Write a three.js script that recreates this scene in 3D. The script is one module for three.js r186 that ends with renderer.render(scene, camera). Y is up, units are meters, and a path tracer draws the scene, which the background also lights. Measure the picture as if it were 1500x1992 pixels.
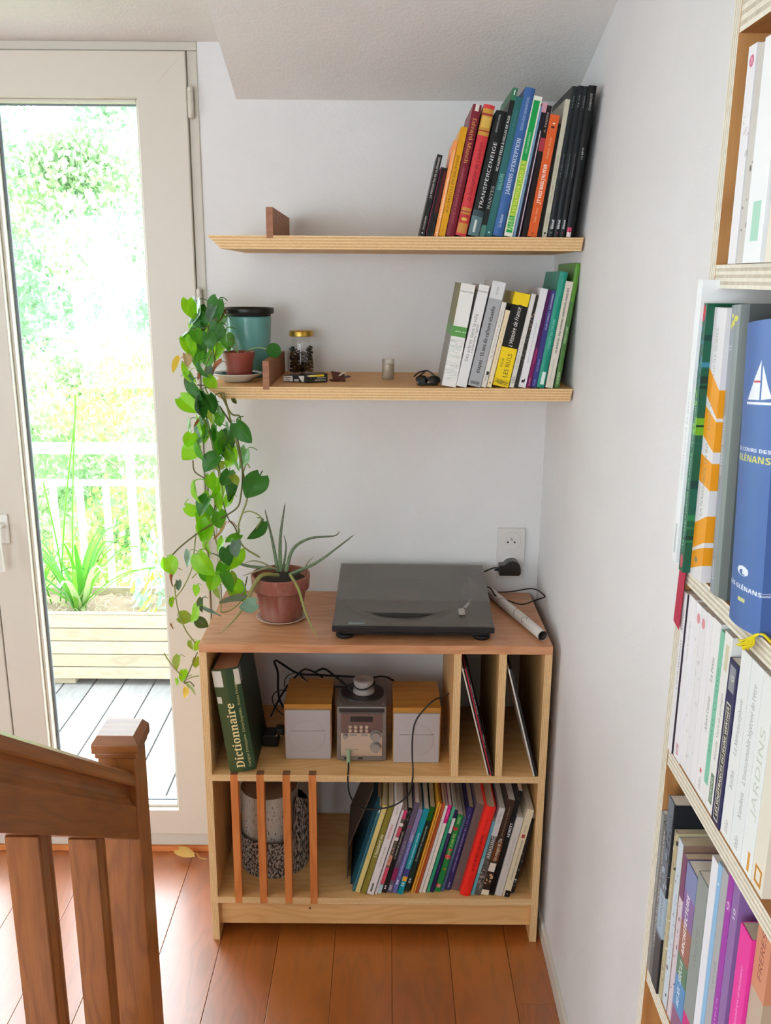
import * as THREE from 'three';
import { RoundedBoxGeometry } from 'three/addons/geometries/RoundedBoxGeometry.js';
import { mergeGeometries } from 'three/addons/utils/BufferGeometryUtils.js';
import { createNoise2D } from 'simplex-noise';

// ---------------------------------------------------------------- camera, sky, exposure
const scene = new THREE.Scene();
const camera = new THREE.PerspectiveCamera(59.55, 1500 / 1992, 0.05, 200);
camera.rotation.order = 'YXZ';
camera.position.set(-0.4326, 1.7176, 2.413);
camera.rotation.set(-0.25676, 0, 0.00706);
const renderer = new THREE.WebGLRenderer({ antialias: true });
renderer.toneMapping = THREE.LinearToneMapping;
renderer.toneMappingExposure = 1.0;
renderer.shadowMap.enabled = true;
scene.background = new THREE.Color(0.82, 0.918, 1.0);     // bright overcast sky
scene.backgroundIntensity = 9;

// ---------------------------------------------------------------- helpers
const rng = (seed) => () => { seed = (seed + 0x6d2b79f5) | 0; let t = Math.imul(seed ^ (seed >>> 15), 1 | seed); t = (t + Math.imul(t ^ (t >>> 7), 61 | t)) ^ t; return ((t ^ (t >>> 14)) >>> 0) / 4294967296; };
const R = rng(77), PI = Math.PI, V = (x, y, z) => new THREE.Vector3(x, y, z);
const rad = (d) => d * PI / 180;
const used = {};
const numbered = (n) => { used[n] = (used[n] ?? -1) + 1; return used[n] ? n + '_' + String(used[n]).padStart(3, '0') : n; };
function add(name, geo, mat, parent, label) {
  const m = new THREE.Mesh(geo, mat); m.name = name; m.castShadow = m.receiveShadow = true;
  if (label) m.userData.label = label;
  (parent || scene).add(m); return m;
}
function thing(name, label, category, x = 0, y = 0, z = 0, group) {
  const o = new THREE.Group(); o.name = numbered(name); o.position.set(x, y, z); scene.add(o);
  o.userData = { label, category }; if (group) o.userData.group = group; return o;
}
function structure(name, geo, mat) {
  const o = geo ? add(name, geo, mat) : new THREE.Group();
  o.name = name; o.userData.kind = 'structure'; if (!geo) scene.add(o); return o;
}
const merge = (list) => mergeGeometries(list.map((g) => { g = g.index ? g.toNonIndexed() : g; for (const k of Object.keys(g.attributes)) if (!['position', 'normal', 'uv'].includes(k)) g.deleteAttribute(k); g.clearGroups(); return g; }));
// uv in metres from the face each vertex lies on, u along the grain
function metreUV(g, grain = 'x', ou = 0, ov = 0) {
  const p = g.attributes.position, n = g.attributes.normal, uv = new Float32Array(p.count * 2), gi = 'xyz'.indexOf(grain);
  const P = [0, 0, 0], N = [0, 0, 0];
  for (let i = 0; i < p.count; i++) {
    P[0] = p.getX(i); P[1] = p.getY(i); P[2] = p.getZ(i); N[0] = Math.abs(n.getX(i)); N[1] = Math.abs(n.getY(i)); N[2] = Math.abs(n.getZ(i));
    const k = N[0] >= N[1] && N[0] >= N[2] ? 0 : N[1] >= N[2] ? 1 : 2;
    const a = k === gi ? (gi + 1) % 3 : gi, b = 3 - k - a;
    uv[2 * i] = P[a] + ou; uv[2 * i + 1] = P[b] + ov;
  }
  g.setAttribute('uv', new THREE.BufferAttribute(uv, 2)); return g;
}
function box(w, h, d, x = 0, y = 0, z = 0, r = 0.001, grain = 'x', seg = 1) {       // centred box, softened edges
  const g = r > 0 ? new RoundedBoxGeometry(w, h, d, seg, Math.min(r, w / 2.01, h / 2.01, d / 2.01)) : new THREE.BoxGeometry(w, h, d);
  g.clearGroups(); metreUV(g, grain, R() * 5, R() * 5); g.translate(x, y, z); return g;
}
const span = (x0, x1, y0, y1, z0, z1, r = 0.001, grain = 'x') => box(x1 - x0, y1 - y0, z1 - z0, (x0 + x1) / 2, (y0 + y1) / 2, (z0 + z1) / 2, r, grain);
// plywood: faces across the sheet show veneer, the edges show the plies (v runs 0..1 through the thickness)
function ply(x0, x1, y0, y1, z0, z1, thick, grain) {
  const w = [x1 - x0, y1 - y0, z1 - z0], g = new THREE.BoxGeometry(...w), t = 'xyz'.indexOf(thick), gi = 'xyz'.indexOf(grain);
  const p = g.attributes.position, uv = g.attributes.uv, ou = R() * 3, ov = R() * 3;
  for (let f = 0; f < 6; f++) for (let i = f * 4; i < f * 4 + 4; i++) {
    const P = [p.getX(i), p.getY(i), p.getZ(i)], k = f >> 1;
    if (k === t) { const a = gi === k ? (k + 1) % 3 : gi; uv.setXY(i, P[a] + ou, P[3 - k - a] + ov); }
    else { const o = 3 - k - t; uv.setXY(i, P[o] + ou, P[t] / w[t] + 0.5); }
  }
  g.groups.forEach((gr, f) => { gr.materialIndex = (f >> 1) === t ? 0 : 1; });
  g.translate((x0 + x1) / 2, (y0 + y1) / 2, (z0 + z1) / 2); return g;
}
function prism(pts, depth, bevel = 0) {                                             // xy outline extruded along +z
  const s = new THREE.Shape(pts.map(([x, y]) => new THREE.Vector2(x, y)));
  return new THREE.ExtrudeGeometry(s, { depth, bevelEnabled: bevel > 0, bevelSize: bevel, bevelThickness: bevel, bevelSegments: 2, curveSegments: 12 });
}
const lathe = (pts, seg = 40) => new THREE.LatheGeometry(pts.map(([x, y]) => new THREE.Vector2(x, y)), seg);
function tube(pts, r, seg = 6, per = 8) {
  const c = new THREE.CatmullRomCurve3(pts.map((p) => V(...p)), false, 'centripetal');
  return new THREE.TubeGeometry(c, Math.max(2, per * (pts.length - 1)), r, seg, false);
}
const cyl = (r0, r1, h, x = 0, y = 0, z = 0, seg = 28) => new THREE.CylinderGeometry(r0, r1, h, seg).translate(x, y, z);

// ---------------------------------------------------------------- textures
const S2 = createNoise2D(rng(11)), fbm = (x, y, o = 4) => { let s = 0, a = 0.5; for (let i = 0; i < o; i++) { s += a * S2(x, y); x *= 2.03; y *= 2.03; a *= 0.5; } return s; };
const lin = (hex) => { const c = new THREE.Color(hex); return [c.r, c.g, c.b]; };
const toS = (v) => { v = Math.min(1, Math.max(0, v)); return Math.round(255 * (v <= 0.0031308 ? 12.92 * v : 1.055 * Math.pow(v, 1 / 2.4) - 0.055)); };
function texture(w, h, f, su, sv, color = true) {                                   // f(i/w, j/h) -> linear rgb or a number; su, sv: size in metres
  const d = new Uint8Array(w * h * 4);
  for (let j = 0; j < h; j++) for (let i = 0; i < w; i++) {
    const c = f(i / w, j / h), o = (j * w + i) * 4;
    for (let k = 0; k < 3; k++) d[o + k] = color ? toS(c[k]) : Math.round(255 * Math.min(1, Math.max(0, c)));
    d[o + 3] = 255;
  }
  const t = new THREE.DataTexture(d, w, h); t.magFilter = THREE.LinearFilter; t.minFilter = THREE.LinearMipmapLinearFilter; t.generateMipmaps = true;
  t.wrapS = t.wrapT = THREE.MirroredRepeatWrapping; t.repeat.set(1 / su, 1 / sv);
  if (color) t.colorSpace = THREE.SRGBColorSpace; t.needsUpdate = true; return t;
}
const mix3 = (a, b, t) => [a[0] + (b[0] - a[0]) * t, a[1] + (b[1] - a[1]) * t, a[2] + (b[2] - a[2]) * t];
function woodMap(light, dark, seed, rings = 9, fibre = 0.5, su = 0.9, sv = 0.3, knots = []) {
  const a = lin(light), b = lin(dark);
  return texture(768, 384, (u, v) => {
    const x = u * su, y = v * sv;
    let w = fbm(x * 1.6 + seed, y * 7 + seed * 2, 3), k = 0;
    for (const [kx, ky, kr] of knots) { const q = Math.hypot((x - kx) * 0.6, y - ky) / kr; w += Math.exp(-q * 0.7) * 0.9; if (q < 0.5) k = Math.max(k, 1 - q * 2); }
    const ring = 0.5 + 0.5 * Math.sin((y * rings * 9 + w * 7) * 2), f = fbm(x * 9 + seed, y * 240, 3);
    const t = Math.min(1, Math.max(0, 0.22 + 0.34 * ring * ring + 0.22 * w + fibre * 0.45 * f + k * 0.9));
    return mix3(a, b, t);
  }, su, sv);
}
const M = (color, roughness = 0.6, o = {}) => new THREE.MeshStandardMaterial({ color, roughness, ...o });
const P = (color, roughness = 0.6, o = {}) => new THREE.MeshPhysicalMaterial({ color, roughness, ...o });
const plyEdgeMap = texture(512, 64, (u, v) => {
  const l = v * 9 + 0.12 * fbm(u * 14, v * 3, 2), odd = Math.floor(l) % 2, e = Math.abs(l - Math.round(l)), g = fbm(u * 60, Math.floor(l) * 7.3, 3);
  let c = mix3(lin('#f0d09c'), lin('#d3a468'), odd ? 0.85 + 0.3 * g : 0.15 + 0.3 * g);
  if (e < 0.1) c = mix3(c, lin('#8e6541'), 0.55 * (1 - e / 0.1));
  return c;
}, 0.5, 1);
plyEdgeMap.wrapT = THREE.ClampToEdgeWrapping;
const greyEdgeMap = texture(512, 64, (u, v) => {
  const l = v * 7, odd = Math.floor(l) % 2, g = fbm(u * 40, Math.floor(l) * 7.3, 3);
  return mix3(lin('#e6e0cf'), lin('#b9ad95'), odd ? 0.8 + 0.3 * g : 0.1 + 0.25 * g);
}, 0.5, 1);
const MAT = {
  ply: M('#ffffff', 0.55, { map: woodMap('#ebbd80', '#d0974f', 3, 5, 0.35, 1.1, 0.5) }),
  plyEdge: M('#ffffff', 0.6, { map: plyEdgeMap }),
  caseEdge: M('#ffffff', 0.6, { map: greyEdgeMap }),
  casePly: M('#ffffff', 0.6, { map: woodMap('#c79257', '#925a28', 8, 5, 0.3, 1.1, 0.5) }),
  top: P('#ffffff', 0.4, { clearcoat: 0.35, clearcoatRoughness: 0.3, map: woodMap('#dba277', '#b67242', 5, 3, 0.4, 1.0, 0.42, [[0.16, 0.13, 0.016], [0.28, 0.3, 0.010], [0.62, 0.35, 0.009]]) }),
  cedar: M('#ffffff', 0.5, { map: woodMap('#dd8a48', '#b96228', 6, 6, 0.4) }),
  cedarDark: M('#ffffff', 0.55, { map: woodMap('#a8714e', '#855233', 9, 6, 0.4) }),
  stair: P('#ffffff', 0.38, { map: woodMap('#a3642f', '#6f3d1a', 12, 8, 0.6, 1.0, 0.35), clearcoat: 0.5, clearcoatRoughness: 0.25 }),
  black: M('#0d0d0e', 0.45), rubber: M('#0b0b0c', 0.6), cable: M('#0a0a0b', 0.5),
  white: M('#e4e2de', 0.55), chrome: M('#c9c7c2', 0.25, { metalness: 0.9 }), steel: M('#b9b5ae', 0.35, { metalness: 0.6 }),
  soil: M('#2a1f17', 0.95), page: null,
};
const plyM = [MAT.ply, MAT.plyEdge], caseM = [MAT.casePly, MAT.caseEdge];
const plaster = (hex, bump = 0.0006, seed = 0) => {
  const c = lin(hex);
  return M('#ffffff', 0.9, {
    map: texture(512, 512, (u, v) => { const n = 1 + 0.025 * fbm(u * 5 + seed, v * 5, 4); return [c[0] * n, c[1] * n, c[2] * n]; }, 1.3, 1.3),
    bumpMap: texture(512, 512, (u, v) => 0.5 + 0.35 * fbm(u * 60 + seed, v * 60, 3) + 0.25 * fbm(u * 14, v * 14 + seed, 2), 0.7, 0.7, false), bumpScale: bump,
  });
};
const wallM = plaster('#e6e5e4', 0.0005, 1), slopeM = plaster('#e4e2de', 0.0011, 4), ceilM = plaster('#eceae6', 0.0012, 7);

// ---------------------------------------------------------------- room shell
{
  const ox0 = -2.19, ox1 = -0.9045, oy = 2.272;           // opening of the glazed door
  structure('wall_back', merge([span(ox1, 0.2, -0.3, 2.5, -0.25, 0, 0), span(-3.6, ox0, -0.3, 2.5, -0.25, 0, 0), span(ox0, ox1, oy, 2.5, -0.25, 0, 0), span(ox0, ox1, -0.3, 0, -0.25, 0, 0)]), wallM);
  const up = new THREE.BoxGeometry(0.16, 0.72, 4.0).translate(0.08, 2.14, 1.75), p = up.attributes.position;
  for (let i = 0; i < p.count; i++) if (p.getX(i) < 0.01 && p.getY(i) > 2.2) p.setX(i, 0.055);
  up.computeVertexNormals();
  structure('wall_right', merge([span(0, 0.16, -0.3, 1.78, -0.25, 3.75, 0), metreUV(up)]), wallM);
  structure('ceiling', merge([span(-3.6, 0.2, oy, 2.5, 0, 3.9, 0)]), ceilM);
  const w = prism([[0, 2.1425], [0, oy], [-0.366, oy]], 0.85).rotateY(-PI / 2);   // shape x -> -z
  const g = w.attributes.position, nn = [];
  for (let i = 0; i < g.count; i++) nn.push(g.getX(i));
  w.rotateY(PI); w.translate(0.039 - 0.85, 0, 0);
  w.computeBoundingBox(); w.translate(-0.811 - w.boundingBox.min.x, 0, -w.boundingBox.min.z);
  structure('ceiling_slope', metreUV(w), slopeM);
  // side and rear walls out of the picture, with the windows that light the room
  const WX = -3.4, WZ = 3.7;
  structure('wall_left', merge([span(WX - 0.2, WX, -0.3, 0.9, 0, WZ, 0), span(WX - 0.2, WX, 2.1, 2.5, 0, WZ, 0), span(WX - 0.2, WX, 0.9, 2.1, 0, 1.65, 0), span(WX - 0.2, WX, 0.9, 2.1, 2.85, WZ, 0)]), wallM);
  structure('wall_front', merge([span(-3.6, 0.2, -0.3, 0.9, WZ, WZ + 0.2, 0), span(-3.6, 0.2, 2.15, 2.5, WZ, WZ + 0.2, 0), span(-3.6, -2.6, 0.9, 2.15, WZ, WZ + 0.2, 0), span(-0.8, 0.2, 0.9, 2.15, WZ, WZ + 0.2, 0)]), wallM);
  const frameM = M('#e8e4dc', 0.45);
  for (const [n, horiz] of [['window_1', true], ['window_2', false]]) {
    const o = structure(n), q = [];
    const [a, b, y0, y1] = horiz ? [-2.6, -0.8, 0.9, 2.15] : [1.65, 2.85, 0.9, 2.1];
    const bar = (s0, s1, h0, h1) => horiz ? span(s0, s1, h0, h1, WZ + 0.05, WZ + 0.1) : span(WX - 0.1, WX - 0.05, h0, h1, s0, s1);
    q.push(bar(a, b, y0, y0 + 0.05), bar(a, b, y1 - 0.05, y1)); for (const s of [a, (a + b) / 2 - 0.025, b - 0.05]) q.push(bar(s, s + 0.05, y0, y1));
    add('window_frame', merge(q), frameM, o);
  }
  // floor: slab and boards (visible ones are meshes of their own)
  const fl = structure('floor', span(-3.4, 0, -0.25, -0.014, 0, WZ, 0), M('#4a2a14', 0.9));
  const boards = [0, 1, 2].map((k) => P('#ffffff', 0.4, { ior: 2.2, map: woodMap(['#b5601a', '#b05c17', '#ba661d'][k], ['#8c4a0c', '#874609', '#92500f'][k], 21 + k * 4, 4, 0.55, 1.3, 0.3), clearcoat: 0.7, clearcoatRoughness: 0.26 }));
  const pitch = 0.152;
  for (let i = 0; i < 22; i++) {
    const x1 = -0.104 - (i - 1) * pitch, x0 = x1 - pitch; if (x0 < -3.4) break;
    let z = 0.012, first = (0.25 + 0.83 * ((i * 0.37) % 1));
    for (let k = 0; z < WZ - 0.01; k++) {
      const z1 = Math.min(WZ, k ? z + 1.25 : first + 0.35);
      add('floor_board', span(Math.max(x0, -3.4) + 0.0004, Math.min(x1, 0) - 0.0004, -0.014, -0.0002 * ((i + k) % 2), z + 0.0004, z1 - 0.0004, 0.0012, 'z'), boards[(i * 2 + k) % 3], fl);
      z = z1;
    }
  }
  structure('baseboard_right', span(-0.009, 0.001, 0, 0.05, 0.0, WZ, 0.003, 'z'), M('#d9d2c4', 0.5));
  structure('baseboard_back', span(-0.9, -0.009, 0, 0.05, 0.0, 0.009, 0.003), M('#d9d2c4', 0.5));
}

// ---------------------------------------------------------------- glazed door to the balcony
{
  const pvc = M('#d6cfc1', 0.42), pvcEdge = M('#cfc8bb', 0.5), gasket = M('#7d868c', 0.6);
  const glass = P('#ffffff', 0.02, { transmission: 1, thickness: 0, ior: 1.45, specularIntensity: 0.6 });
  const t1 = structure('trim_1', merge([span(-2.19, -0.9045, 2.2515, 2.272, -0.09, 0.004, 0.002), span(-0.93, -0.9045, 0.018, 2.2515, -0.09, 0.004, 0.003, 'y'), span(-2.19, -2.165, 0.018, 2.2515, -0.09, 0.004, 0.003, 'y'), span(-2.165, -0.93, 0.018, 0.058, -0.09, 0.004, 0.002)]), pvcEdge);
  t1.userData.label = 'cream fixed frame around the balcony door';
  const t2 = structure('trim_2', span(-2.19, -0.888, 0.0, 0.0175, 0.0, 0.013, 0.002), MAT.cedar);
  t2.userData.label = 'orange wooden strip under the balcony door';
  const leaf = (n, x0, x1) => {
    const o = structure(n), gx0 = x0 + 0.1, gx1 = x1 - (n === 'door_2' ? 0.07 : 0.124), y0 = 0.0625, y1 = 2.249;
    const fs = new THREE.Shape([[x0, y0], [x1, y0], [x1, y1], [x0, y1]].map((p) => new THREE.Vector2(...p))); fs.holes.push(new THREE.Path([[gx0, 0.146], [gx0, 2.142], [gx1, 2.142], [gx1, 0.146]].map((p) => new THREE.Vector2(...p))));
    add('sash_frame', metreUV(new THREE.ExtrudeGeometry(fs, { depth: 0.073, bevelEnabled: true, bevelSize: 0.003, bevelOffset: -0.003, bevelThickness: 0.003, bevelSegments: 2 }).translate(0, 0, -0.062)), pvc, o);
    const b = 0.008;
    add('glazing_bead', merge([span(gx0, gx0 + b, 0.146, 2.142, -0.03, -0.004, 0.002), span(gx1 - b, gx1, 0.146, 2.142, -0.03, -0.004, 0.002), span(gx0 + b, gx1 - b, 2.142 - b, 2.142, -0.03, -0.004, 0.002), span(gx0 + b, gx1 - b, 0.146, 0.146 + b, -0.03, -0.004, 0.002)]), pvc, o);
    add('gasket', merge([span(gx0, gx0 + 0.016, 0.146, 2.142, -0.036, -0.0305, 0), span(gx1 - 0.01, gx1, 0.146, 2.142, -0.036, -0.0305, 0), span(gx0, gx1, 2.13, 2.142, -0.036, -0.0305, 0), span(gx0, gx1, 0.146, 0.156, -0.036, -0.0305, 0)]), gasket, o);
    add('pane', span(gx0, gx1, 0.146, 2.142, -0.04, -0.0365, 0), glass, o);
    return o;
  };
  const d1 = leaf('door_1', -1.531, -0.931), d2 = leaf('door_2', -2.163, -1.534);
  const seam = (s) => { const g = box(0.087 * Math.SQRT2 * 0.66, 0.0012, 0.0012, 0, 0, 0, 0); g.rotateZ(PI / 4 * s); return g; };
  add('mitre_seam', merge([seam(1).translate(-0.975, 2.205, 0.0139), seam(-1).translate(-0.975, 0.105, 0.0139)]), pvcEdge, d1);
  const hinge = (y, h) => {
    const g = [new THREE.CapsuleGeometry(0.0075, h, 4, 10).translate(-0.922, y, 0.016), cyl(0.0082, 0.0082, 0.003, -0.922, y, 0.016, 14)];
    for (const s of [-1, 1]) g.push(new THREE.CylinderGeometry(0.004, 0.004, 0.004, 10).rotateX(PI / 2).translate(-0.922, y + s * h * 0.44, 0.0245));
    return merge(g);
  };
  for (const [y, h] of [[2.132, 0.062], [1.66, 0.04], [0.4, 0.06]]) add('hinge', hinge(y, h), pvc, d1);
  const hd = M('#e9e6df', 0.35);
  add('handle_plate', span(-1.515, -1.48, 0.99, 1.075, 0.0135, 0.022, 0.003), hd, d1);
  add('handle', merge([tube([[-1.4965, 1.045, 0.02], [-1.4965, 1.045, 0.05], [-1.4955, 1.03, 0.06], [-1.4945, 0.98, 0.062], [-1.494, 0.922, 0.06]], 0.0085, 10)]), hd, d1);
}

// ---------------------------------------------------------------- balcony and garden
{
  const deckMs = [0, 1, 2].map((k) => M('#ffffff', 0.7, { map: woodMap(['#979593', '#9d9a96', '#8f8e8c'][k], ['#7b7a79', '#82807d', '#747473'][k], 31 + k * 5, 5, 0.6, 1.2, 0.3) }));
  const deck = structure('balcony_deck', span(-4.2, 0.6, -0.34, -0.16, -2.25, -0.25, 0), M('#3b3935', 0.9));
  for (let i = 0; i < 22; i++) { const x1 = -1.36 + 0.1375 * (i - 8) * -1; add('deck_board', span(x1 - 0.131, x1, -0.128, -0.1, -2.2, -0.26, 0.003, 'z'), deckMs[i % 3], deck); }
  for (let k = 0; k < 4; k++) add('joist', span(-4.1, 0.5, -0.16, -0.128, -0.5 - k * 0.52, -0.45 - k * 0.52, 0), deckMs[0], deck);
  // railing
  const rl = thing('balcony_railing', 'white metal balcony railing with two rails behind the planter box', 'railing', 0, -0.1, -2.0), rm = M('#eceeee', 0.45);
  add('top_rail', span(-4.1, 0.5, 0.953, 1.003, -0.03, 0.03, 0.006), rm, rl); add('middle_rail', span(-4.1, 0.5, 0.786, 0.816, -0.016, 0.016, 0.004), rm, rl); add('bottom_rail', span(-4.1, 0.5, 0.06, 0.09, -0.016, 0.016, 0.004), rm, rl);
  for (let i = -6; i < 14; i++) add('baluster', span(-1.985 + i * 0.1345 - 0.016, -1.985 + i * 0.1345 + 0.016, 0.09, 0.786, -0.012, 0.012, 0.003, 'y'), rm, rl);
  for (const x of [-3.2, -1.72, -0.2]) add('post', span(x - 0.018, x + 0.018, -0.0, 0.953, -0.02, 0.02, 0.003, 'y'), rm, rl);
  // planter
  const pl = thing('planter_box', 'pale wooden planter box of horizontal boards on the balcony deck', 'planter', 0, -0.1, -1.345), pm = [0, 1].map((k) => M('#ffffff', 0.75, { map: woodMap(['#bdb29a', '#b6aa90'][k], ['#a3957a', '#9b8d72'][k], 41 + k * 3, 4, 0.4) }));
  const ys = [0.033, 0.093, 0.155, 0.219, 0.281, 0.348];
  for (let i = 0; i < 5; i++) add('front_board', span(-2.75, -1.1, ys[i] - 0.028 * 0, ys[i + 1] - 0.0035 - 0.0, -0.022, 0, 0.003), pm[i % 2], pl);
  for (const s of [-2.75, -1.122]) add('end_board', span(s, s + 0.022, 0.03, 0.34, -0.378, -0.0225, 0.003, 'z'), pm[0], pl);
  add('back_board', span(-2.728, -1.122, 0.03, 0.34, -0.4, -0.3785, 0.003), pm[1], pl);
  add('base_board', span(-2.728, -1.122, 0.03, 0.05, -0.378, -0.0225, 0.002), pm[0], pl);
  add('top_lip', span(-2.75, -1.1, 0.3455, 0.352, -0.024, 0.002, 0.002), pm[0], pl);
  for (const x of [-2.65, -1.9, -1.26]) add('foot', span(x - 0.05, x + 0.05, 0.0, 0.03, -0.34, -0.02, 0.003), pm[1], pl);
  const soilG = new THREE.PlaneGeometry(1.6, 0.353, 80, 20).rotateX(-PI / 2), sp = soilG.attributes.position;
  for (let i = 0; i < sp.count; i++) sp.setY(i, 0.01 * fbm(sp.getX(i) * 9, sp.getZ(i) * 9, 3));
  soilG.computeVertexNormals(); soilG.translate(-1.925, 0.302, -0.2);
  const soilBox = merge([soilG, span(-2.727, -1.123, 0.05, 0.29, -0.376, -0.0235, 0)]);
  add('soil', soilBox, M('#8d7a66', 0.95), pl);
  const straw = [];
  for (let i = 0; i < 260; i++) { const x = -2.6 + R() * 1.4, z = -0.36 + R() * 0.32, a = R() * PI, l = 0.03 + R() * 0.05; straw.push(tube([[x, 0.312, z], [x + Math.cos(a) * l / 2, 0.322 + R() * 0.012, z + Math.sin(a) * l / 2], [x + Math.cos(a) * l, 0.312, z + Math.sin(a) * l]], 0.0012, 3, 2)); }
  const st = add('straw_mulch', merge(straw), M('#d8cfb4', 0.9), pl); st.userData.kind = 'stuff';
  // strap-leaved plants in the planter
  const strap = (x, z, ang, reach, rise, w, droop) => {
    const n = 9, pos = [], idx = [];
    for (let i = 0; i <= n; i++) {
      const t = i / n, r = reach * t, y = rise * Math.sin(Math.min(1.9, t * (1.25 + droop)) ) , ww = w * (t < 0.15 ? 0.6 + t * 2.6 : Math.pow(1 - (t - 0.15) / 0.85, 0.6)) + 0.0006;
      const cx = Math.cos(ang) * r, cz = Math.sin(ang) * r, ox = -Math.sin(ang) * ww, oz = Math.cos(ang) * ww;
      pos.push(x + cx - ox, y + 0.006, z + cz - oz, x + cx, y, z + cz, x + cx + ox, y + 0.006, z + cz + oz);
      if (i < n) { const a = i * 3; idx.push(a, a + 1, a + 3, a + 1, a + 4, a + 3, a + 1, a + 2, a + 4, a + 2, a + 5, a + 4); }
    }
    const g = new THREE.BufferGeometry(); g.setAttribute('position', new THREE.Float32BufferAttribute(pos, 3)); g.setIndex(idx); g.computeVertexNormals(); return g;
  };
  const leafM = (c, t = 0.45) => P(c, 0.75, { transmission: t, thickness: 0, side: THREE.DoubleSide });
  const sm = [leafM('#58a614'), leafM('#6fb81e'), leafM('#469a16'), leafM('#b9cf8e')];
  const clump = (name, label, x, z, n, reach, rise, w) => {
    const o = thing(name, label, 'plant', x, 0.2, z); const q = rng(Math.round(x * -1000));
    for (let i = 0; i < n; i++) { const u = q(); add('leaf', strap((q() - 0.5) * 0.05, (q() - 0.5) * 0.05, i * 2.4 + q(), reach * (0.35 + 0.65 * u), rise * (1.15 - 0.6 * u), w * (0.7 + 0.5 * q()), q() * 0.7), sm[Math.floor(q() * 3.25)], o); }
    return o;
  };
  clump('strap_leaf_plant', 'bright green strap leaved plant in the middle of the planter box', -1.86, -1.52, 30, 0.42, 0.34, 0.014);
  clump('strap_leaf_plant', 'smaller strap leaved plant at the left of the planter box', -2.1, -1.56, 18, 0.3, 0.3, 0.011);
  const tallG = thing('tall_grass_plant', 'tuft of tall thin pale stems rising from the planter to above the railing', 'plant', -1.98, 0.2, -1.6);
  for (const [dx, h, lean] of [[0, 0.95, 0.16], [-0.04, 0.72, -0.22], [0.03, 0.6, -0.05], [0.06, 1.0, 0.1], [-0.06, 0.5, -0.18]]) add('stem', tube([[dx, 0, 0], [dx + lean * 0.4, h * 0.5, 0], [dx + lean, h, 0.02]], 0.004, 6), sm[1], tallG);
  const leaflet = (l, w) => { const g = new THREE.BufferGeometry(); g.setAttribute('position', new THREE.Float32BufferAttribute([0, 0, 0, -w, l * 0.45, 0.1 * l, w, l * 0.45, 0.1 * l, 0, l, 0], 3)); g.setIndex([0, 2, 1, 1, 2, 3]); g.computeVertexNormals(); return g; };
  const bush = thing('leafy_plant', 'blue green leafy plant at the right end of the planter box', 'plant', -1.44, 0.2, -1.5), bm = [leafM('#9bc7a4', 0.3), leafM('#b9d83a', 0.4)];
  const bl = [[], []];
  for (let i = 0; i < 170; i++) { const a = R() * 6.28, r = 0.17 * Math.sqrt(R()), y = R() * 0.42 * (1.15 - r / 0.2), g = leaflet(0.05 + R() * 0.03, 0.013); g.rotateX(0.4 + R()); g.rotateY(a); g.translate(Math.cos(a) * r, y, Math.sin(a) * r); bl[R() < 0.75 ? 0 : 1].push(g.toNonIndexed()); }
  for (const k of [0, 1]) { const f = add('foliage', mergeGeometries(bl[k]), bm[k], bush); f.userData.kind = 'stuff'; }
  add('stem', merge([0, 1, 2, 3].map((i) => tube([[0, 0, 0], [0.04 * Math.cos(i * 1.7), 0.18, 0.04 * Math.sin(i * 1.7)], [0.1 * Math.cos(i * 1.7), 0.36, 0.1 * Math.sin(i * 1.7)]], 0.003, 5))), bm[0], bush);
  // garden and trees
  structure('ground', new THREE.PlaneGeometry(60, 40).rotateX(-PI / 2).translate(-3, -3.2, -22), M('#8fae62', 0.95));
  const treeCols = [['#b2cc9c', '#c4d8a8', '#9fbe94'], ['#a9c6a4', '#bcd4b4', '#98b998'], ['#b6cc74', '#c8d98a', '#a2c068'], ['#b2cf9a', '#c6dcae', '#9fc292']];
  const tree = (label, x, z, r, h, n, kind, leaf, y0 = -3.2) => {
    const o = thing('tree', label, 'tree', x, y0, z), q = rng(Math.round((x * 17 + z * 31) * 100)), g = leaflet(leaf, leaf * 0.3);
    const H = h - y0, tr = [tube([[0, 0, 0], [0.06, H * 0.3, 0.03], [-0.03, H * 0.75, 0]], 0.05, 8)];
    for (let k = 0; k < 7; k++) { const a = q() * 6.28, yy = H * (0.25 + 0.55 * q()), rr = r * 0.8; tr.push(tube([[0, yy, 0], [Math.cos(a) * rr * 0.5, yy + 0.3, Math.sin(a) * rr * 0.5], [Math.cos(a) * rr, yy + 0.45, Math.sin(a) * rr]], 0.009, 5)); }
    add('trunk', merge(tr), M('#a9a892', 0.9), o);
    const im = new THREE.InstancedMesh(g, leafM('#ffffff', 0.4), n), m = new THREE.Matrix4(), e = new THREE.Euler(), s = V(1, 1, 1), c = new THREE.Color(), qq = new THREE.Quaternion();
    const blobs = []; for (let k = 0; k < 26; k++) { const a = q() * 6.28, rr = r * Math.sqrt(q()); blobs.push([Math.cos(a) * rr, H * (0.14 + 0.84 * q()), Math.sin(a) * rr * 0.8, r * (0.2 + 0.28 * q()), Math.floor(q() * 3)]); }
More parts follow.
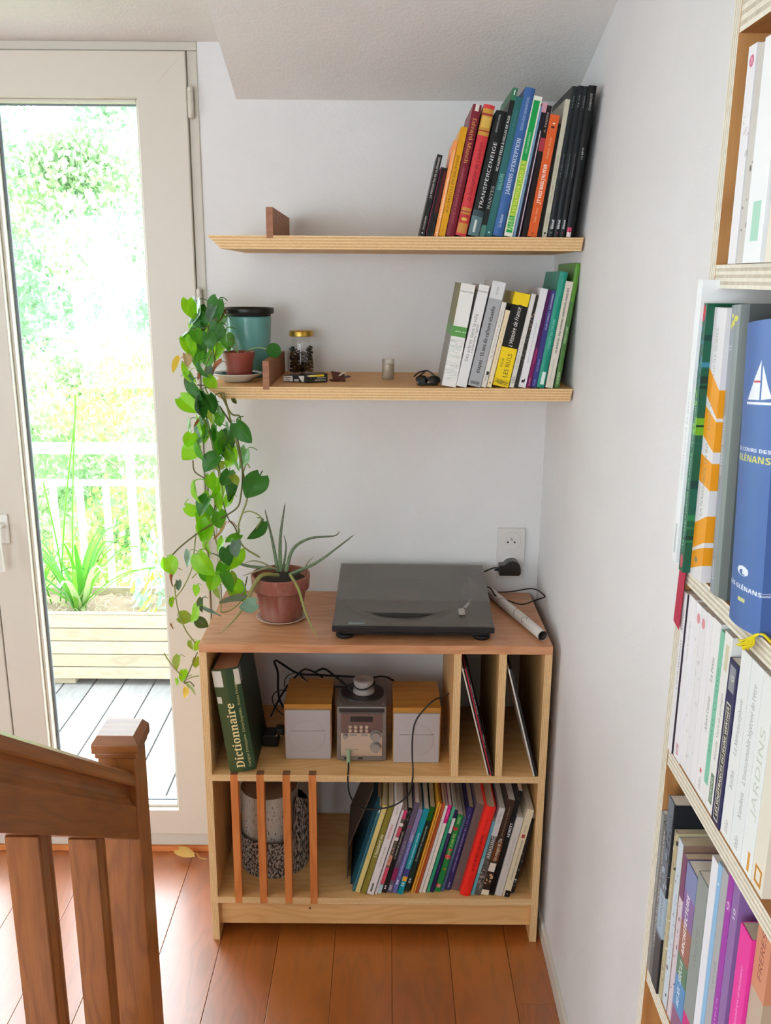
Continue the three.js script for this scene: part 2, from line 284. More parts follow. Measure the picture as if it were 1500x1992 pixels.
    for (let i = 0; i < n; i++) {
      const b = blobs[Math.floor(q() * blobs.length)], a = q() * 6.28, f = Math.acos(2 * q() - 1), rr = b[3] * Math.pow(q(), 0.4), k = 0.6 + 0.8 * q();
      e.set(q() * 3 - 1.5, q() * 6.28, q() * 3 - 1.5); s.set(k, k, k);
      m.compose(V(b[0] + rr * Math.sin(f) * Math.cos(a), Math.max(0.3, b[1] + rr * Math.cos(f) * 0.8), b[2] + rr * Math.sin(f) * Math.sin(a)), qq.setFromEuler(e), s); im.setMatrixAt(i, m);
      im.setColorAt(i, c.set(treeCols[kind][q() < 0.7 ? b[4] : Math.floor(q() * 3)]));
    }
    im.name = 'foliage'; im.userData.kind = 'stuff'; im.castShadow = im.receiveShadow = true; o.add(im);
  };
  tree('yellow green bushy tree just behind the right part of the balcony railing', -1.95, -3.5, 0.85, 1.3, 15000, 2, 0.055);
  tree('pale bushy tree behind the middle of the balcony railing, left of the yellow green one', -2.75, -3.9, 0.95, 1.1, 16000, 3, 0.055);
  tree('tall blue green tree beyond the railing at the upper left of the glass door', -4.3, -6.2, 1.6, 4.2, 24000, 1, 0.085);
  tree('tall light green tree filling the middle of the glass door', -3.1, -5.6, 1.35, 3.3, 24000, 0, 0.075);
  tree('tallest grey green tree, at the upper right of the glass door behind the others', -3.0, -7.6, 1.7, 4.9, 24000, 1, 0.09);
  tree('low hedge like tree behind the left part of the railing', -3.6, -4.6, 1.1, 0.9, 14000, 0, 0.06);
}

// ---------------------------------------------------------------- stair railing in the foreground
{
  const o = thing('stair_railing', 'reddish brown wooden stair railing with square newel post in the left foreground', 'railing', -0.9275, 0, 0.893);
  const slope = 0.713, shear = (g) => { const p = g.attributes.position; for (let i = 0; i < p.count; i++) p.setY(i, p.getY(i) + slope * p.getZ(i)); g.computeVertexNormals(); return g; };
  const post = add('newel_post', box(0.07, 0.864, 0.07, 0, 0.432, 0, 0.004, 'y', 2), MAT.stair, o);
  const capG = [box(0.078, 0.012, 0.078, 0, 0.859, 0, 0.003), box(0.086, 0.019, 0.086, 0, 0.8745, 0, 0.002)];
  const fr = new THREE.CylinderGeometry(0.066 / Math.SQRT2, 0.085 / Math.SQRT2, 0.014, 4, 1).toNonIndexed(); fr.rotateY(PI / 4); fr.computeVertexNormals(); fr.translate(0, 0.891, 0); metreUV(fr); capG.push(fr);
  add('cap', merge(capG), MAT.stair, post);
  const half = [[0.0285, 0], [0.03, 0.002], [0.03, 0.070], [0.0275, 0.073], [0.0225, 0.078], [0.0175, 0.088], [0.016, 0.097], [0.0175, 0.106], [0.0225, 0.111], [0.031, 0.113], [0.0325, 0.117], [0.0325, 0.128], [0.03, 0.137], [0.022, 0.1445], [0.008, 0.148]];
  const prof = [...half, ...half.slice().reverse().map(([x, y]) => [-x, y])];
  const rail = prism(prof, 1.35); metreUV(rail, 'z'); shear(rail); rail.translate(0.0, 0.684 - 0.003, 0.035);
  const rg = rail.index ? rail.toNonIndexed() : rail; rg.computeVertexNormals();
  add('handrail', rg, MAT.stair, o);
  const yb = (z) => 0.681 + slope * (z - 0.035), ys = (z) => 0.14 + slope * (z - 0.035);
  const sec = [[-0.0225, -0.0225], [0.0225, -0.0225], [0.0225, -0.0175], [0.0185, -0.0155], [0.0185, -0.0135], [0.0215, -0.0115], [0.0215, 0.0115], [0.0185, 0.0135], [0.0185, 0.0155], [0.0225, 0.0175], [0.0225, 0.0225], [-0.0225, 0.0225], [-0.0225, 0.0165], [-0.0195, 0.0145], [-0.0225, 0.0115], [-0.0225, -0.0115], [-0.0195, -0.0145], [-0.0225, -0.0165]];
  for (let i = 0; i < 4; i++) {
    const z = 0.2145 * (i + 1), h0 = ys(z) - 0.01, h1 = yb(z) + 0.012;
    const b = prism(sec.map(([x, y]) => [x, -y]), h1 - h0).rotateX(-PI / 2).translate(0, h0, z);
    add('baluster', metreUV(b, 'y', R(), R()), MAT.stair, o);
  }
  const st = span(-0.028, 0.028, -0.16, 0, 0, 1.35, 0.002, 'z'); shear(st); st.translate(0, 0.16, 0.035); add('stringer', st, MAT.stair, o);
  add('newel_post', box(0.07, 1.35, 0.07, 0, 0.675, 1.42, 0.004, 'y', 2), MAT.stair, o);
}

// ---------------------------------------------------------------- record cabinet
const CB = { x0: -0.886, x1: -0.022, zf: 0.388, mid: 0.494, bot: 0.132, top: 0.85 };
{
  const o = thing('record_cabinet', 'low plywood cabinet with reddish wooden top, slatted bay and record slots', 'cabinet', 0, 0, 0);
  const T = add('tabletop', span(-0.886, -0.0215, 0.828, 0.85, 0.002, 0.388, 0.0012), MAT.top, o, 'reddish brown solid wood top');
  const Z0 = 0.012, F = CB.zf;
  add('side_panel', ply(-0.886, -0.868, 0, 0.828, Z0, F, 'x', 'y'), plyM, o); add('side_panel', ply(-0.040, -0.022, 0, 0.828, Z0, F, 'x', 'y'), plyM, o);
  add('shelf', ply(-0.868, -0.040, 0.476, 0.494, 0.002, F, 'y', 'x'), plyM, o); add('shelf', ply(-0.868, -0.040, 0.114, 0.132, 0.002, F, 'y', 'x'), plyM, o);
  add('divider', ply(-0.262, -0.244, 0.494, 0.828, 0.002, F - 0.002, 'x', 'y'), plyM, o); add('divider', ply(-0.151, -0.133, 0.494, 0.828, 0.002, F - 0.002, 'x', 'y'), plyM, o);
  add('kick_board', span(-0.868, -0.040, 0.038, 0.114, 0.352, 0.37, 0.0006), MAT.ply, o);
  for (const x of [-0.8225, -0.7565, -0.69, -0.6235]) add('slat', span(x, x + 0.0195, 0.1135, 0.4945, 0.366, 0.3885, 0.0012, 'y'), MAT.cedar, o, 'orange wooden slat across the lower bay');
  const endG = M('#7d5434', 0.7); for (const x of [-0.8225, -0.7565, -0.69, -0.6235]) add('slat_end', span(x + 0.0005, x + 0.019, 0.4944, 0.4949, 0.3665, 0.388, 0), endG, o, 'dark end grain of the slat');
  const knot = M('#6d3f1c', 0.6);
  for (const [x, y, z] of [[-0.795, 0.108, 0.3702], [-0.627, 0.086, 0.3702]]) add('knot', new THREE.CylinderGeometry(0.0035, 0.0035, 0.0006, 12).rotateX(PI / 2).translate(x, y, z), knot, o);
}

// ---------------------------------------------------------------- wall shelves
const SH = [{ y: 1.804, z: 0.367, x: -0.828, m: 0.030, b: 0.004, bx: -0.6972 }, { y: 1.471, z: 0.3485, x: -0.849, m: 0.035, b: 0.006, bx: -0.7165 }];
SH.forEach((s, i) => {
  const o = thing('wall_shelf', ['upper plywood wall shelf carrying tall comic and art books', 'lower plywood wall shelf carrying plants, a jar and white books'][i], 'shelf', 0, s.y, 0);
  const g = ply(s.x, -0.003, -0.0285, 0, 0.0, s.z, 'y', 'x'), p = g.attributes.position;
  for (let k = 0; k < p.count; k++) if (p.getY(k) < -0.01) p.setX(k, p.getX(k) < -0.4 ? s.x + s.m : -0.003 - s.b);
  g.computeVertexNormals(); add('board', g, plyM, o, 'plywood board with bevelled ends');
  const e = prism([[0.02 - s.z, 0], [0.02 - s.z, 0], [-(s.z + 0.0006), -0.0062], [-(s.z + 0.0006), 0.059], [-0.02, 0.057], [-0.02, 0], [-(s.z - 0.006), 0]].slice(2), 0.0145).rotateY(PI / 2).translate(s.bx, 0, 0);
  add('upright', metreUV(e, 'z'), MAT.cedarDark, o, 'small brown wooden upright standing on the shelf');
});

// ---------------------------------------------------------------- bookcase on the right wall
const KX = -0.14;
{
  const o = thing('bookcase', 'pale plywood bookcase along the right wall, cut off by the picture edge', 'bookcase', 0, 0, 0), z1 = 2.35;
  const side = ply(KX, -0.0095, 0, 2.2, 1.566, 1.582, 'x' === 'z' ? 'x' : 'z', 'y'), p = side.attributes.position;
  for (let i = 0; i < p.count; i++) p.setZ(i, p.getZ(i) + (p.getY(i) - 1.1) * 0.006);
  side.computeVertexNormals(); add('side_panel', side, caseM, o); add('side_panel', ply(KX, -0.0095, 0, 2.2, z1, z1 + 0.016, 'z', 'y'), caseM, o);
  for (const [y, t] of [[0.983, 0.018], [1.251, 0.018], [1.449, 0.018], [1.73, 0.02], [1.945, 0.028], [0.55, 0.018], [0.1, 0.018]]) add('shelf', ply(KX + 0.0005, -0.0095, y - t, y, 1.584, z1, 'y', 'z'), caseM, o);
  add('back_panel', ply(-0.0095, -0.001, 0.05, 2.19, 1.57, z1, 'x', 'y'), caseM, o);
}

// ---------------------------------------------------------------- books: spines are printed on shared sheets
function sheet(W, H, rowH, cols) {
  const c = document.createElement('canvas'); c.width = W; c.height = H; const x = c.getContext('2d'); x.fillStyle = '#888'; x.fillRect(0, 0, W, H);
  const t = new THREE.CanvasTexture(c); t.colorSpace = THREE.SRGBColorSpace; t.magFilter = THREE.LinearFilter; t.anisotropy = 8;
  return { W, H, rowH, cols, ctx: x, n: 0, mats: [P('#ffffff', 0.38, { map: t, specularIntensity: 0.55 }), P('#ffffff', 0.62, { map: t, specularIntensity: 0.4 })] };
}
const SMALL = sheet(2048, 2048, 48, 2), LARGE = sheet(2048, 2048, 102, 2);
// art: [background, ...items]; item ['t', text, colour, u0, u1, size, v, font, flip] | ['b', u0, u1, colour, v0, v1] | ['s', colour, count, u0, u1] speckle | ['g', colour, u0, u1] streaks | ['o', u, v, r, colour]
function cell(sh, art) {
  const w = sh.W / sh.cols, i = sh.n++, x0 = (i % sh.cols) * w, y0 = Math.floor(i / sh.cols) * sh.rowH, h = sh.rowH - 2, W = w - 4, c = sh.ctx, q = rng(i * 7 + sh.rowH);
  if (y0 + sh.rowH > sh.H) throw new Error('sheet is full');
  c.save(); c.beginPath(); c.rect(x0, y0, w, sh.rowH); c.clip(); c.fillStyle = art[0]; c.fillRect(x0, y0, w, sh.rowH); c.translate(x0 + 2, y0 + 1);
  for (const a of art.slice(1)) {
    if (a[0] === 'b') { c.fillStyle = a[3]; const v0 = a[4] ?? -0.1, v1 = a[5] ?? 1.1; c.fillRect(a[1] * W, v0 * h, (a[2] - a[1]) * W, (v1 - v0) * h); }
    if (a[0] === 's') { c.fillStyle = a[1]; for (let k = 0; k < a[2]; k++) { c.beginPath(); c.ellipse((a[3] + (a[4] - a[3]) * q()) * W, q() * h, 2 + q() * 14, 1 + q() * h * 0.2, q() * 3, 0, 7); c.fill(); } }
    if (a[0] === 'g') { c.strokeStyle = a[1]; c.lineWidth = 1.5; for (let k = 0; k < 60; k++) { const u = (a[2] + (a[3] - a[2]) * q()) * W; c.beginPath(); c.moveTo(u, q() * h); c.lineTo(u + 20 * q() - 10, q() * h); c.stroke(); } }
    if (a[0] === 'd') { c.fillStyle = a[1]; c.beginPath(); const [u, s, k] = a.slice(2); c.moveTo(u * W, -5); c.lineTo((u + s) * W, -5); c.lineTo((u + s + k) * W, h + 5); c.lineTo((u + k) * W, h + 5); c.fill(); }
    if (a[0] === 'sail') { c.fillStyle = '#e8edf4'; c.beginPath(); c.moveTo(0.75 * W, 0.3 * h); c.lineTo(0.875 * W, 0.66 * h); c.lineTo(0.75 * W, 0.66 * h); c.fill(); c.beginPath(); c.moveTo(0.75 * W, 0.7 * h); c.lineTo(0.86 * W, 0.7 * h); c.lineTo(0.755 * W, 0.92 * h); c.fill(); c.fillRect(0.735 * W, 0.26 * h, 0.008 * W, 0.68 * h); c.fillStyle = '#c9404c'; c.fillRect(0.805 * W, 0.48 * h, 0.006 * W, 0.18 * h); }
    if (a[0] === 'o') { c.fillStyle = a[4]; c.beginPath(); c.arc(a[1] * W, a[2] * h, a[3] * h, 0, 7); c.fill(); }
    if (a[0] === 't') {
      const [, s, col, u0, u1, size, v = 0.5, font = 'sans-serif', flip] = a;
      c.save(); c.fillStyle = col; c.font = font.replace('%', '').includes('px') ? font : (font.startsWith('bold') || font.startsWith('italic') ? font.replace(/^(bold|italic)/, `$1 ${Math.round(size * h)}px`) : `${Math.round(size * h)}px ${font}`);
      c.textBaseline = 'middle';
      const want = (u1 - u0) * W, has = c.measureText(s).width || 1;
      if (flip === 2) { c.translate((u0 + u1) / 2 * W, v * h); c.rotate(PI / 2); c.textAlign = 'center'; c.scale(1, 1); c.fillText(s, 0, 0, h * 0.96); }
      else { c.translate(flip ? u1 * W : u0 * W, v * h); if (flip) c.rotate(PI); c.scale(want / has, 1); c.fillText(s, 0, 0); }
      c.restore();
    }
  }
  c.restore();
  return { u0: (x0 + 2) / sh.W, u1: (x0 + 2 + W) / sh.W, v1: 1 - (y0 + 1) / sh.H, v0: 1 - (y0 + 1 + h) / sh.H };
}
const pageLines = (hex, seed) => { const a = lin(hex); return M('#ffffff', 0.9, { map: texture(128, 128, (u, v) => { const n = 0.94 + 0.1 * S2(u * 3 + seed, v * 90) ; return [a[0] * n, a[1] * n, a[2] * n]; }, 0.05, 0.02) }); };
const PAGES = [pageLines('#e9e2d2', 1), pageLines('#d9c9a8', 2), pageLines('#c9bda6', 3), pageLines('#d89a3c', 4), pageLines('#c98d66', 5)];
function bookGeo(w, h, d, c, hard) {
  const tb = hard ? 0.0022 : 0.0007, ov = hard ? 0.0028 : 0.0002, ts = hard ? 0.0025 : 0.0012, bulge = hard ? Math.min(0.004, w * 0.16) : 0;
  const parts = [new THREE.BoxGeometry(tb, h, d - ts).translate(-w + tb / 2, h / 2, -ts - (d - ts) / 2), new THREE.BoxGeometry(tb, h, d - ts).translate(-tb / 2, h / 2, -ts - (d - ts) / 2)];
  const s = new THREE.BoxGeometry(w, h, ts, 6, 1, 1), p = s.attributes.position;
  for (let i = 0; i < p.count; i++) p.setZ(i, p.getZ(i) + bulge * (1 - Math.pow(2 * p.getX(i) / w, 2)));
  s.computeVertexNormals(); s.translate(-w / 2, h / 2, -ts / 2); parts.push(s);
  const g = merge(parts), P3 = g.attributes.position, N = g.attributes.normal, uv = g.attributes.uv;
  for (let i = 0; i < P3.count; i++) {
    const u = Math.min(1, Math.max(0, P3.getY(i) / h)); let v = 1 - (P3.getX(i) + w) / w;
    if (N.getX(i) < -0.8) v = 0.97; else if (N.getX(i) > 0.8) v = 0.03;
    v = Math.min(0.985, Math.max(0.015, v)); uv.setXY(i, c.u0 + (c.u1 - c.u0) * u, c.v0 + (c.v1 - c.v0) * v);
  }
  const pg = new THREE.BoxGeometry(w - 2 * tb - 0.0002, h - 2 * ov, d - ts - ov - 0.0002).translate(-w / 2, h / 2, -ts - (d - ts - ov) / 2); metreUV(pg, 'z');
  return [g, pg];
}
// spine faces local +z, the lower right corner of the spine sits at the origin
function book(b, group, sh, x, y, z, yaw) {
  const o = thing('book', b.l, 'book', x, y, z, group), c = cell(sh, b.art), [g, pg] = bookGeo(b.w, b.h, b.d, c, b.hard);
  o.rotation.order = 'YXZ'; o.rotation.y = yaw; o.rotation.z = -rad(b.a || 0);
  add('cover', g, sh.mats[b.matt ? 1 : 0], o); add('pages', pg, PAGES[b.p || 0], o); return o;
}
// books leaning to the right on a shelf: [x of the lower left corner, thickness, height, lean, depth, z of the spine, hard, page tone, label, art]
function shelve(rows, y, group) {
  let nx = null, nt = 0, nh = 0;
  for (const r of rows.slice().reverse()) {
    let [x, w, h, a, d, z, hard, p, l, art] = r; w -= 0.0006; let xr = x + w * Math.cos(rad(a));
    if (nx !== null) {
      if (xr > nx - 0.0003) xr = nx - 0.0003;
      const H = Math.min(h * Math.cos(rad(a)), nh), lim = nt + (nx - xr + 0.0006) / H;
      if (Math.tan(rad(a)) > lim) a = Math.atan(lim) * 180 / PI;
    }
    book({ l, w, h, d, a, hard, p, art }, group, SMALL, xr, y + 0.0003, z, 0);
    nt = Math.tan(rad(a)); nh = h * Math.cos(rad(a)) - w * Math.sin(rad(a)); nx = xr - w / Math.cos(rad(a));
    if (nx > xr - w * Math.cos(rad(a))) nx = xr - w * Math.cos(rad(a));
  }
}
const serif = 'serif', bold = 'bold sans-serif', ital = 'italic serif', bser = 'bold serif';

// upper wall shelf
shelve([
  [-0.363, 0.0120, 0.172, 12.5, 0.115, 0.352, 0, 0, 'small black paperback with white title, leftmost on the upper wall shelf', ['#1d1817', ['t', "LA PRESQU'ÎLE DE GUÉRANDE", '#e8e4dc', 0.47, 0.97, 0.5, 0.5], ['t', 'GALLIMARD', '#d8d4cc', 0.08, 0.25, 0.4], ['o', 0.04, 0.5, 0.18, '#d8d4cc']]],
  [-0.349, 0.0150, 0.145, 12.5, 0.11, 0.350, 0, 2, 'shortest black book with a red edge, between a black paperback and an orange book', ['#17110f', ['b', 0, 1, '#8c2a52', 0, 0.12], ['b', 0.35, 0.95, '#5c1518', 0.55, 1]]],
  [-0.330, 0.0093, 0.201, 11.1, 0.15, 0.352, 0, 0, 'thin pale orange book left of the mustard book on the upper shelf', ['#f59a55', ['b', 0, 0.9, '#f7c08a', 0.5, 0.75], ['t', 'Les marais salants', '#fdf0e0', 0.2, 0.62, 0.42], ['o', 0.04, 0.5, 0.2, '#fbe6cc']]],
  [-0.320, 0.0145, 0.228, 11.1, 0.17, 0.351, 0, 3, 'mustard yellow book with dark lettering on the upper shelf', ['#dfa013', ['t', 'AQUARELLES EN DAUPHINÉ', '#4b3a10', 0.22, 0.75, 0.55], ['t', 'L', '#6b4f10', 0.05, 0.07, 0.4]]],
  [-0.304, 0.0190, 0.273, 11.1, 0.21, 0.35, 1, 0, 'dark red art book with gold lettering on the upper shelf', ['#7c1f30', ['t', 'Edvard Munch', '#e0a44c', 0.56, 0.9, 0.58, 0.5, serif, 1], ['t', 'Un poème de vie, d’amour et de mort', '#b5656a', 0.1, 0.53, 0.42, 0.5, ital, 1], ['b', 0.95, 1, '#e9dcd0', 0.3, 0.75]]],
  [-0.283, 0.0240, 0.272, 11.6, 0.2, 0.351, 1, 0, 'red cloth book with gold ornamental bands at top and foot', ['#d33b41', ['b', 0.77, 0.97, '#c9953b', 0, 1], ['b', 0.8, 0.81, '#a83232'], ['b', 0.92, 0.935, '#a83232'], ['b', 0.83, 0.91, '#dcb456', 0.12, 0.88], ['b', 0.02, 0.22, '#c98d3f', 0.08, 0.92], ['b', 0.1, 0.17, '#c23a36'], ['b', 0.185, 0.195, '#a82f30'], ['o', 0.13, 0.5, 0.28, '#dcb456'], ['t', 'la balsamine de Candeur', '#5d1218', 0.27, 0.72, 0.5, 0.5, ital]]],
  [-0.256, 0.0250, 0.260, 12.0, 0.2, 0.351, 1, 0, 'black comic album with large white title and grey foot', ['#141617', ['b', 0, 0.16, '#5c777c'], ['b', 0.16, 0.21, '#3a4c52'], ['t', 'TRANSPERCENEIGE', '#e6e8e8', 0.22, 0.76, 0.42, 0.55], ['t', 'LOB ROCHETTE LEGRAND', '#c9caca', 0.83, 0.97, 0.2, 0.4], ['b', 0.03, 0.13, '#cfd6d6', 0.35, 0.55]]],
  [-0.230, 0.0116, 0.308, 12.6, 0.21, 0.349, 0, 0, 'thin black guide book with green ends and white town name', ['#1b211f', ['b', 0.92, 1, '#3d7a5c'], ['b', 0, 0.08, '#4d7f72'], ['t', 'NANTES', '#c9d0cc', 0.19, 0.35, 0.75, 0.5, serif], ['t', 'DE SAINT FÉLIX À GILLES DE RAIS', '#f0f0ec', 0.45, 0.82, 0.62, 0.5, bser], ['b', 0.955, 0.985, '#e9efe9', 0.4, 0.6]]],
  [-0.218, 0.0160, 0.290, 12.8, 0.2, 0.35, 0, 0, 'teal book with pale title left of the blue garden book', ['#2f6a6a', ['t', 'MALADRE', '#8fd0c6', 0.34, 0.46, 0.8], ['t', 'un récit de la côte', '#4f8f88', 0.7, 0.9, 0.4], ['o', 0.03, 0.5, 0.16, '#9fd2cc']]],
  [-0.201, 0.0225, 0.306, 13.0, 0.22, 0.352, 1, 0, 'blue hardback with white serif title, tallest of the coloured books', ['#3b66a0', ['t', "JARDINS D'EXCEPTION", '#f0f2f4', 0.29, 0.67, 0.5, 0.5, serif], ['t', 'PENELOPE HOBHOUSE', '#b9cae2', 0.72, 0.94, 0.3, 0.5, serif], ['t', 'La Maison', '#e4e9ee', 0.06, 0.15, 0.36, 0.5, ital]]],
  [-0.176, 0.0195, 0.290, 13.4, 0.21, 0.351, 0, 0, 'white book with a green panel of yellow letters', ['#e8ebdc', ['b', 0.03, 0.97, '#18a04c', 0.16, 0.84], ['b', 0.15, 0.55, '#9cc73a', 0.16, 0.84], ['t', '5 15 DESIGN LAND 5 X', '#e8e76a', 0.15, 0.55, 0.55, 0.5, bser], ['t', 'VERS L’ABONDANCE', '#bfe6cb', 0.6, 0.75, 0.3], ['g', '#e8f0a0', 0.05, 0.14]]],
  [-0.156, 0.0058, 0.271, 13.6, 0.2, 0.349, 0, 0, 'thin light blue book right of the white and green one', ['#7fa3c4', ['t', 'le vent', '#40607e', 0.4, 0.6, 0.5]]],
  [-0.150, 0.0110, 0.278, 12.5, 0.2, 0.347, 0, 0, 'dark navy book with a pale pink stripe along its spine', ['#141020', ['b', 0, 0.8, '#e9cfd8', 0.62, 0.8], ['b', 0.93, 1, '#dba0b0']]],
  [-0.137, 0.0118, 0.272, 10.7, 0.2, 0.347, 0, 0, 'black book with a red patch, left of the orange comic', ['#1d1315', ['b', 0.66, 0.76, '#b03a4a'], ['t', 'A. PANZER', '#d8d0c8', 0.8, 0.95, 0.45]]],
  [-0.124, 0.0205, 0.252, 10.4, 0.18, 0.352, 0, 0, 'bright orange comic with white title, shorter than its neighbours', ['#e2632d', ['t', "J’Y VAIS MAIS J’AI PEUR", '#fdf3ea', 0.28, 0.6, 0.5, 0.5, bold], ['t', 'Prudent - Donner', '#f3c3a4', 0.65, 0.82, 0.28], ['t', 'Claire - Bouic', '#f3c3a4', 0.12, 0.24, 0.26], ['o', 0.9, 0.5, 0.2, '#5a2416'], ['o', 0.93, 0.55, 0.14, '#f5e6da'], ['o', 0.03, 0.5, 0.13, '#a03a1c']]],
  [-0.1025, 0.0085, 0.235, 8.0, 0.19, 0.345, 0, 0, 'black spine half hidden between the orange comic and the cream book', ['#120f0f']],
  [-0.092, 0.0105, 0.283, 7.4, 0.2, 0.35, 0, 0, 'thin cream coloured book in front of the black albums', ['#c9c5ae', ['t', 'ALAIN  TOME 1  LE MODÈLE RÊVÉ', '#77725e', 0.25, 0.6, 0.4], ['t', 'GUGGALD', '#6b6654', 0.08, 0.18, 0.4], ['o', 0.03, 0.5, 0.2, '#22211d']]],
  [-0.080, 0.0135, 0.308, 7.0, 0.235, 0.350, 1, 0, 'leftmost of the three matching black albums with small white publisher name', ['#1c2225', ['t', 'Glénat', '#f0f0f0', 0.055, 0.12, 0.62, 0.5, bold], ['t', 'UN PEU DE BOIS ET D’ACIER', '#8e9496', 0.4, 0.56, 0.22], ['t', 'LA VIE', '#7d8487', 0.86, 0.94, 0.3], ['o', 0.03, 0.5, 0.14, '#777']]],
  [-0.066, 0.0130, 0.309, 6.8, 0.235, 0.350, 1, 0, 'middle one of the three matching black albums with small white publisher name', ['#1a1f22', ['t', 'Glénat', '#f0f0f0', 0.055, 0.12, 0.62, 0.5, bold], ['t', 'CONSTRUIRE UN FEU', '#8e9496', 0.4, 0.56, 0.22], ['t', 'DE LA', '#9da3a5', 0.86, 0.94, 0.3], ['o', 0.03, 0.5, 0.14, '#8c3a44']]],
  [-0.053, 0.0108, 0.308, 6.4, 0.235, 0.350, 1, 0, 'rightmost of the three matching black albums with small white publisher name', ['#1a1e20', ['t', 'Glénat', '#f0f0f0', 0.055, 0.12, 0.62, 0.5, bold], ['t', 'CONSTRUIRE UN FEU', '#8e9496', 0.4, 0.56, 0.22], ['t', 'LOBO', '#9da3a5', 0.86, 0.94, 0.3], ['o', 0.03, 0.5, 0.14, '#8c3a44']]],
  [-0.0405, 0.0175, 0.309, 6.0, 0.235, 0.351, 1, 0, 'thick black album with a pink and white foot, against the right wall', ['#121314', ['t', 'CHABOUTÉ', '#c9caca', 0.84, 0.95, 0.34], ['t', 'LA BÊTE', '#d9dada', 0.52, 0.6, 0.26], ['b', 0, 0.065, '#e6d9dc', 0.1, 0.62], ['b', 0.035, 0.065, '#d33f6c', 0.1, 0.62], ['o', 0.036, 0.4, 0.09, '#26191c']]],
], 1.804, 'books leaning on the upper wall shelf');

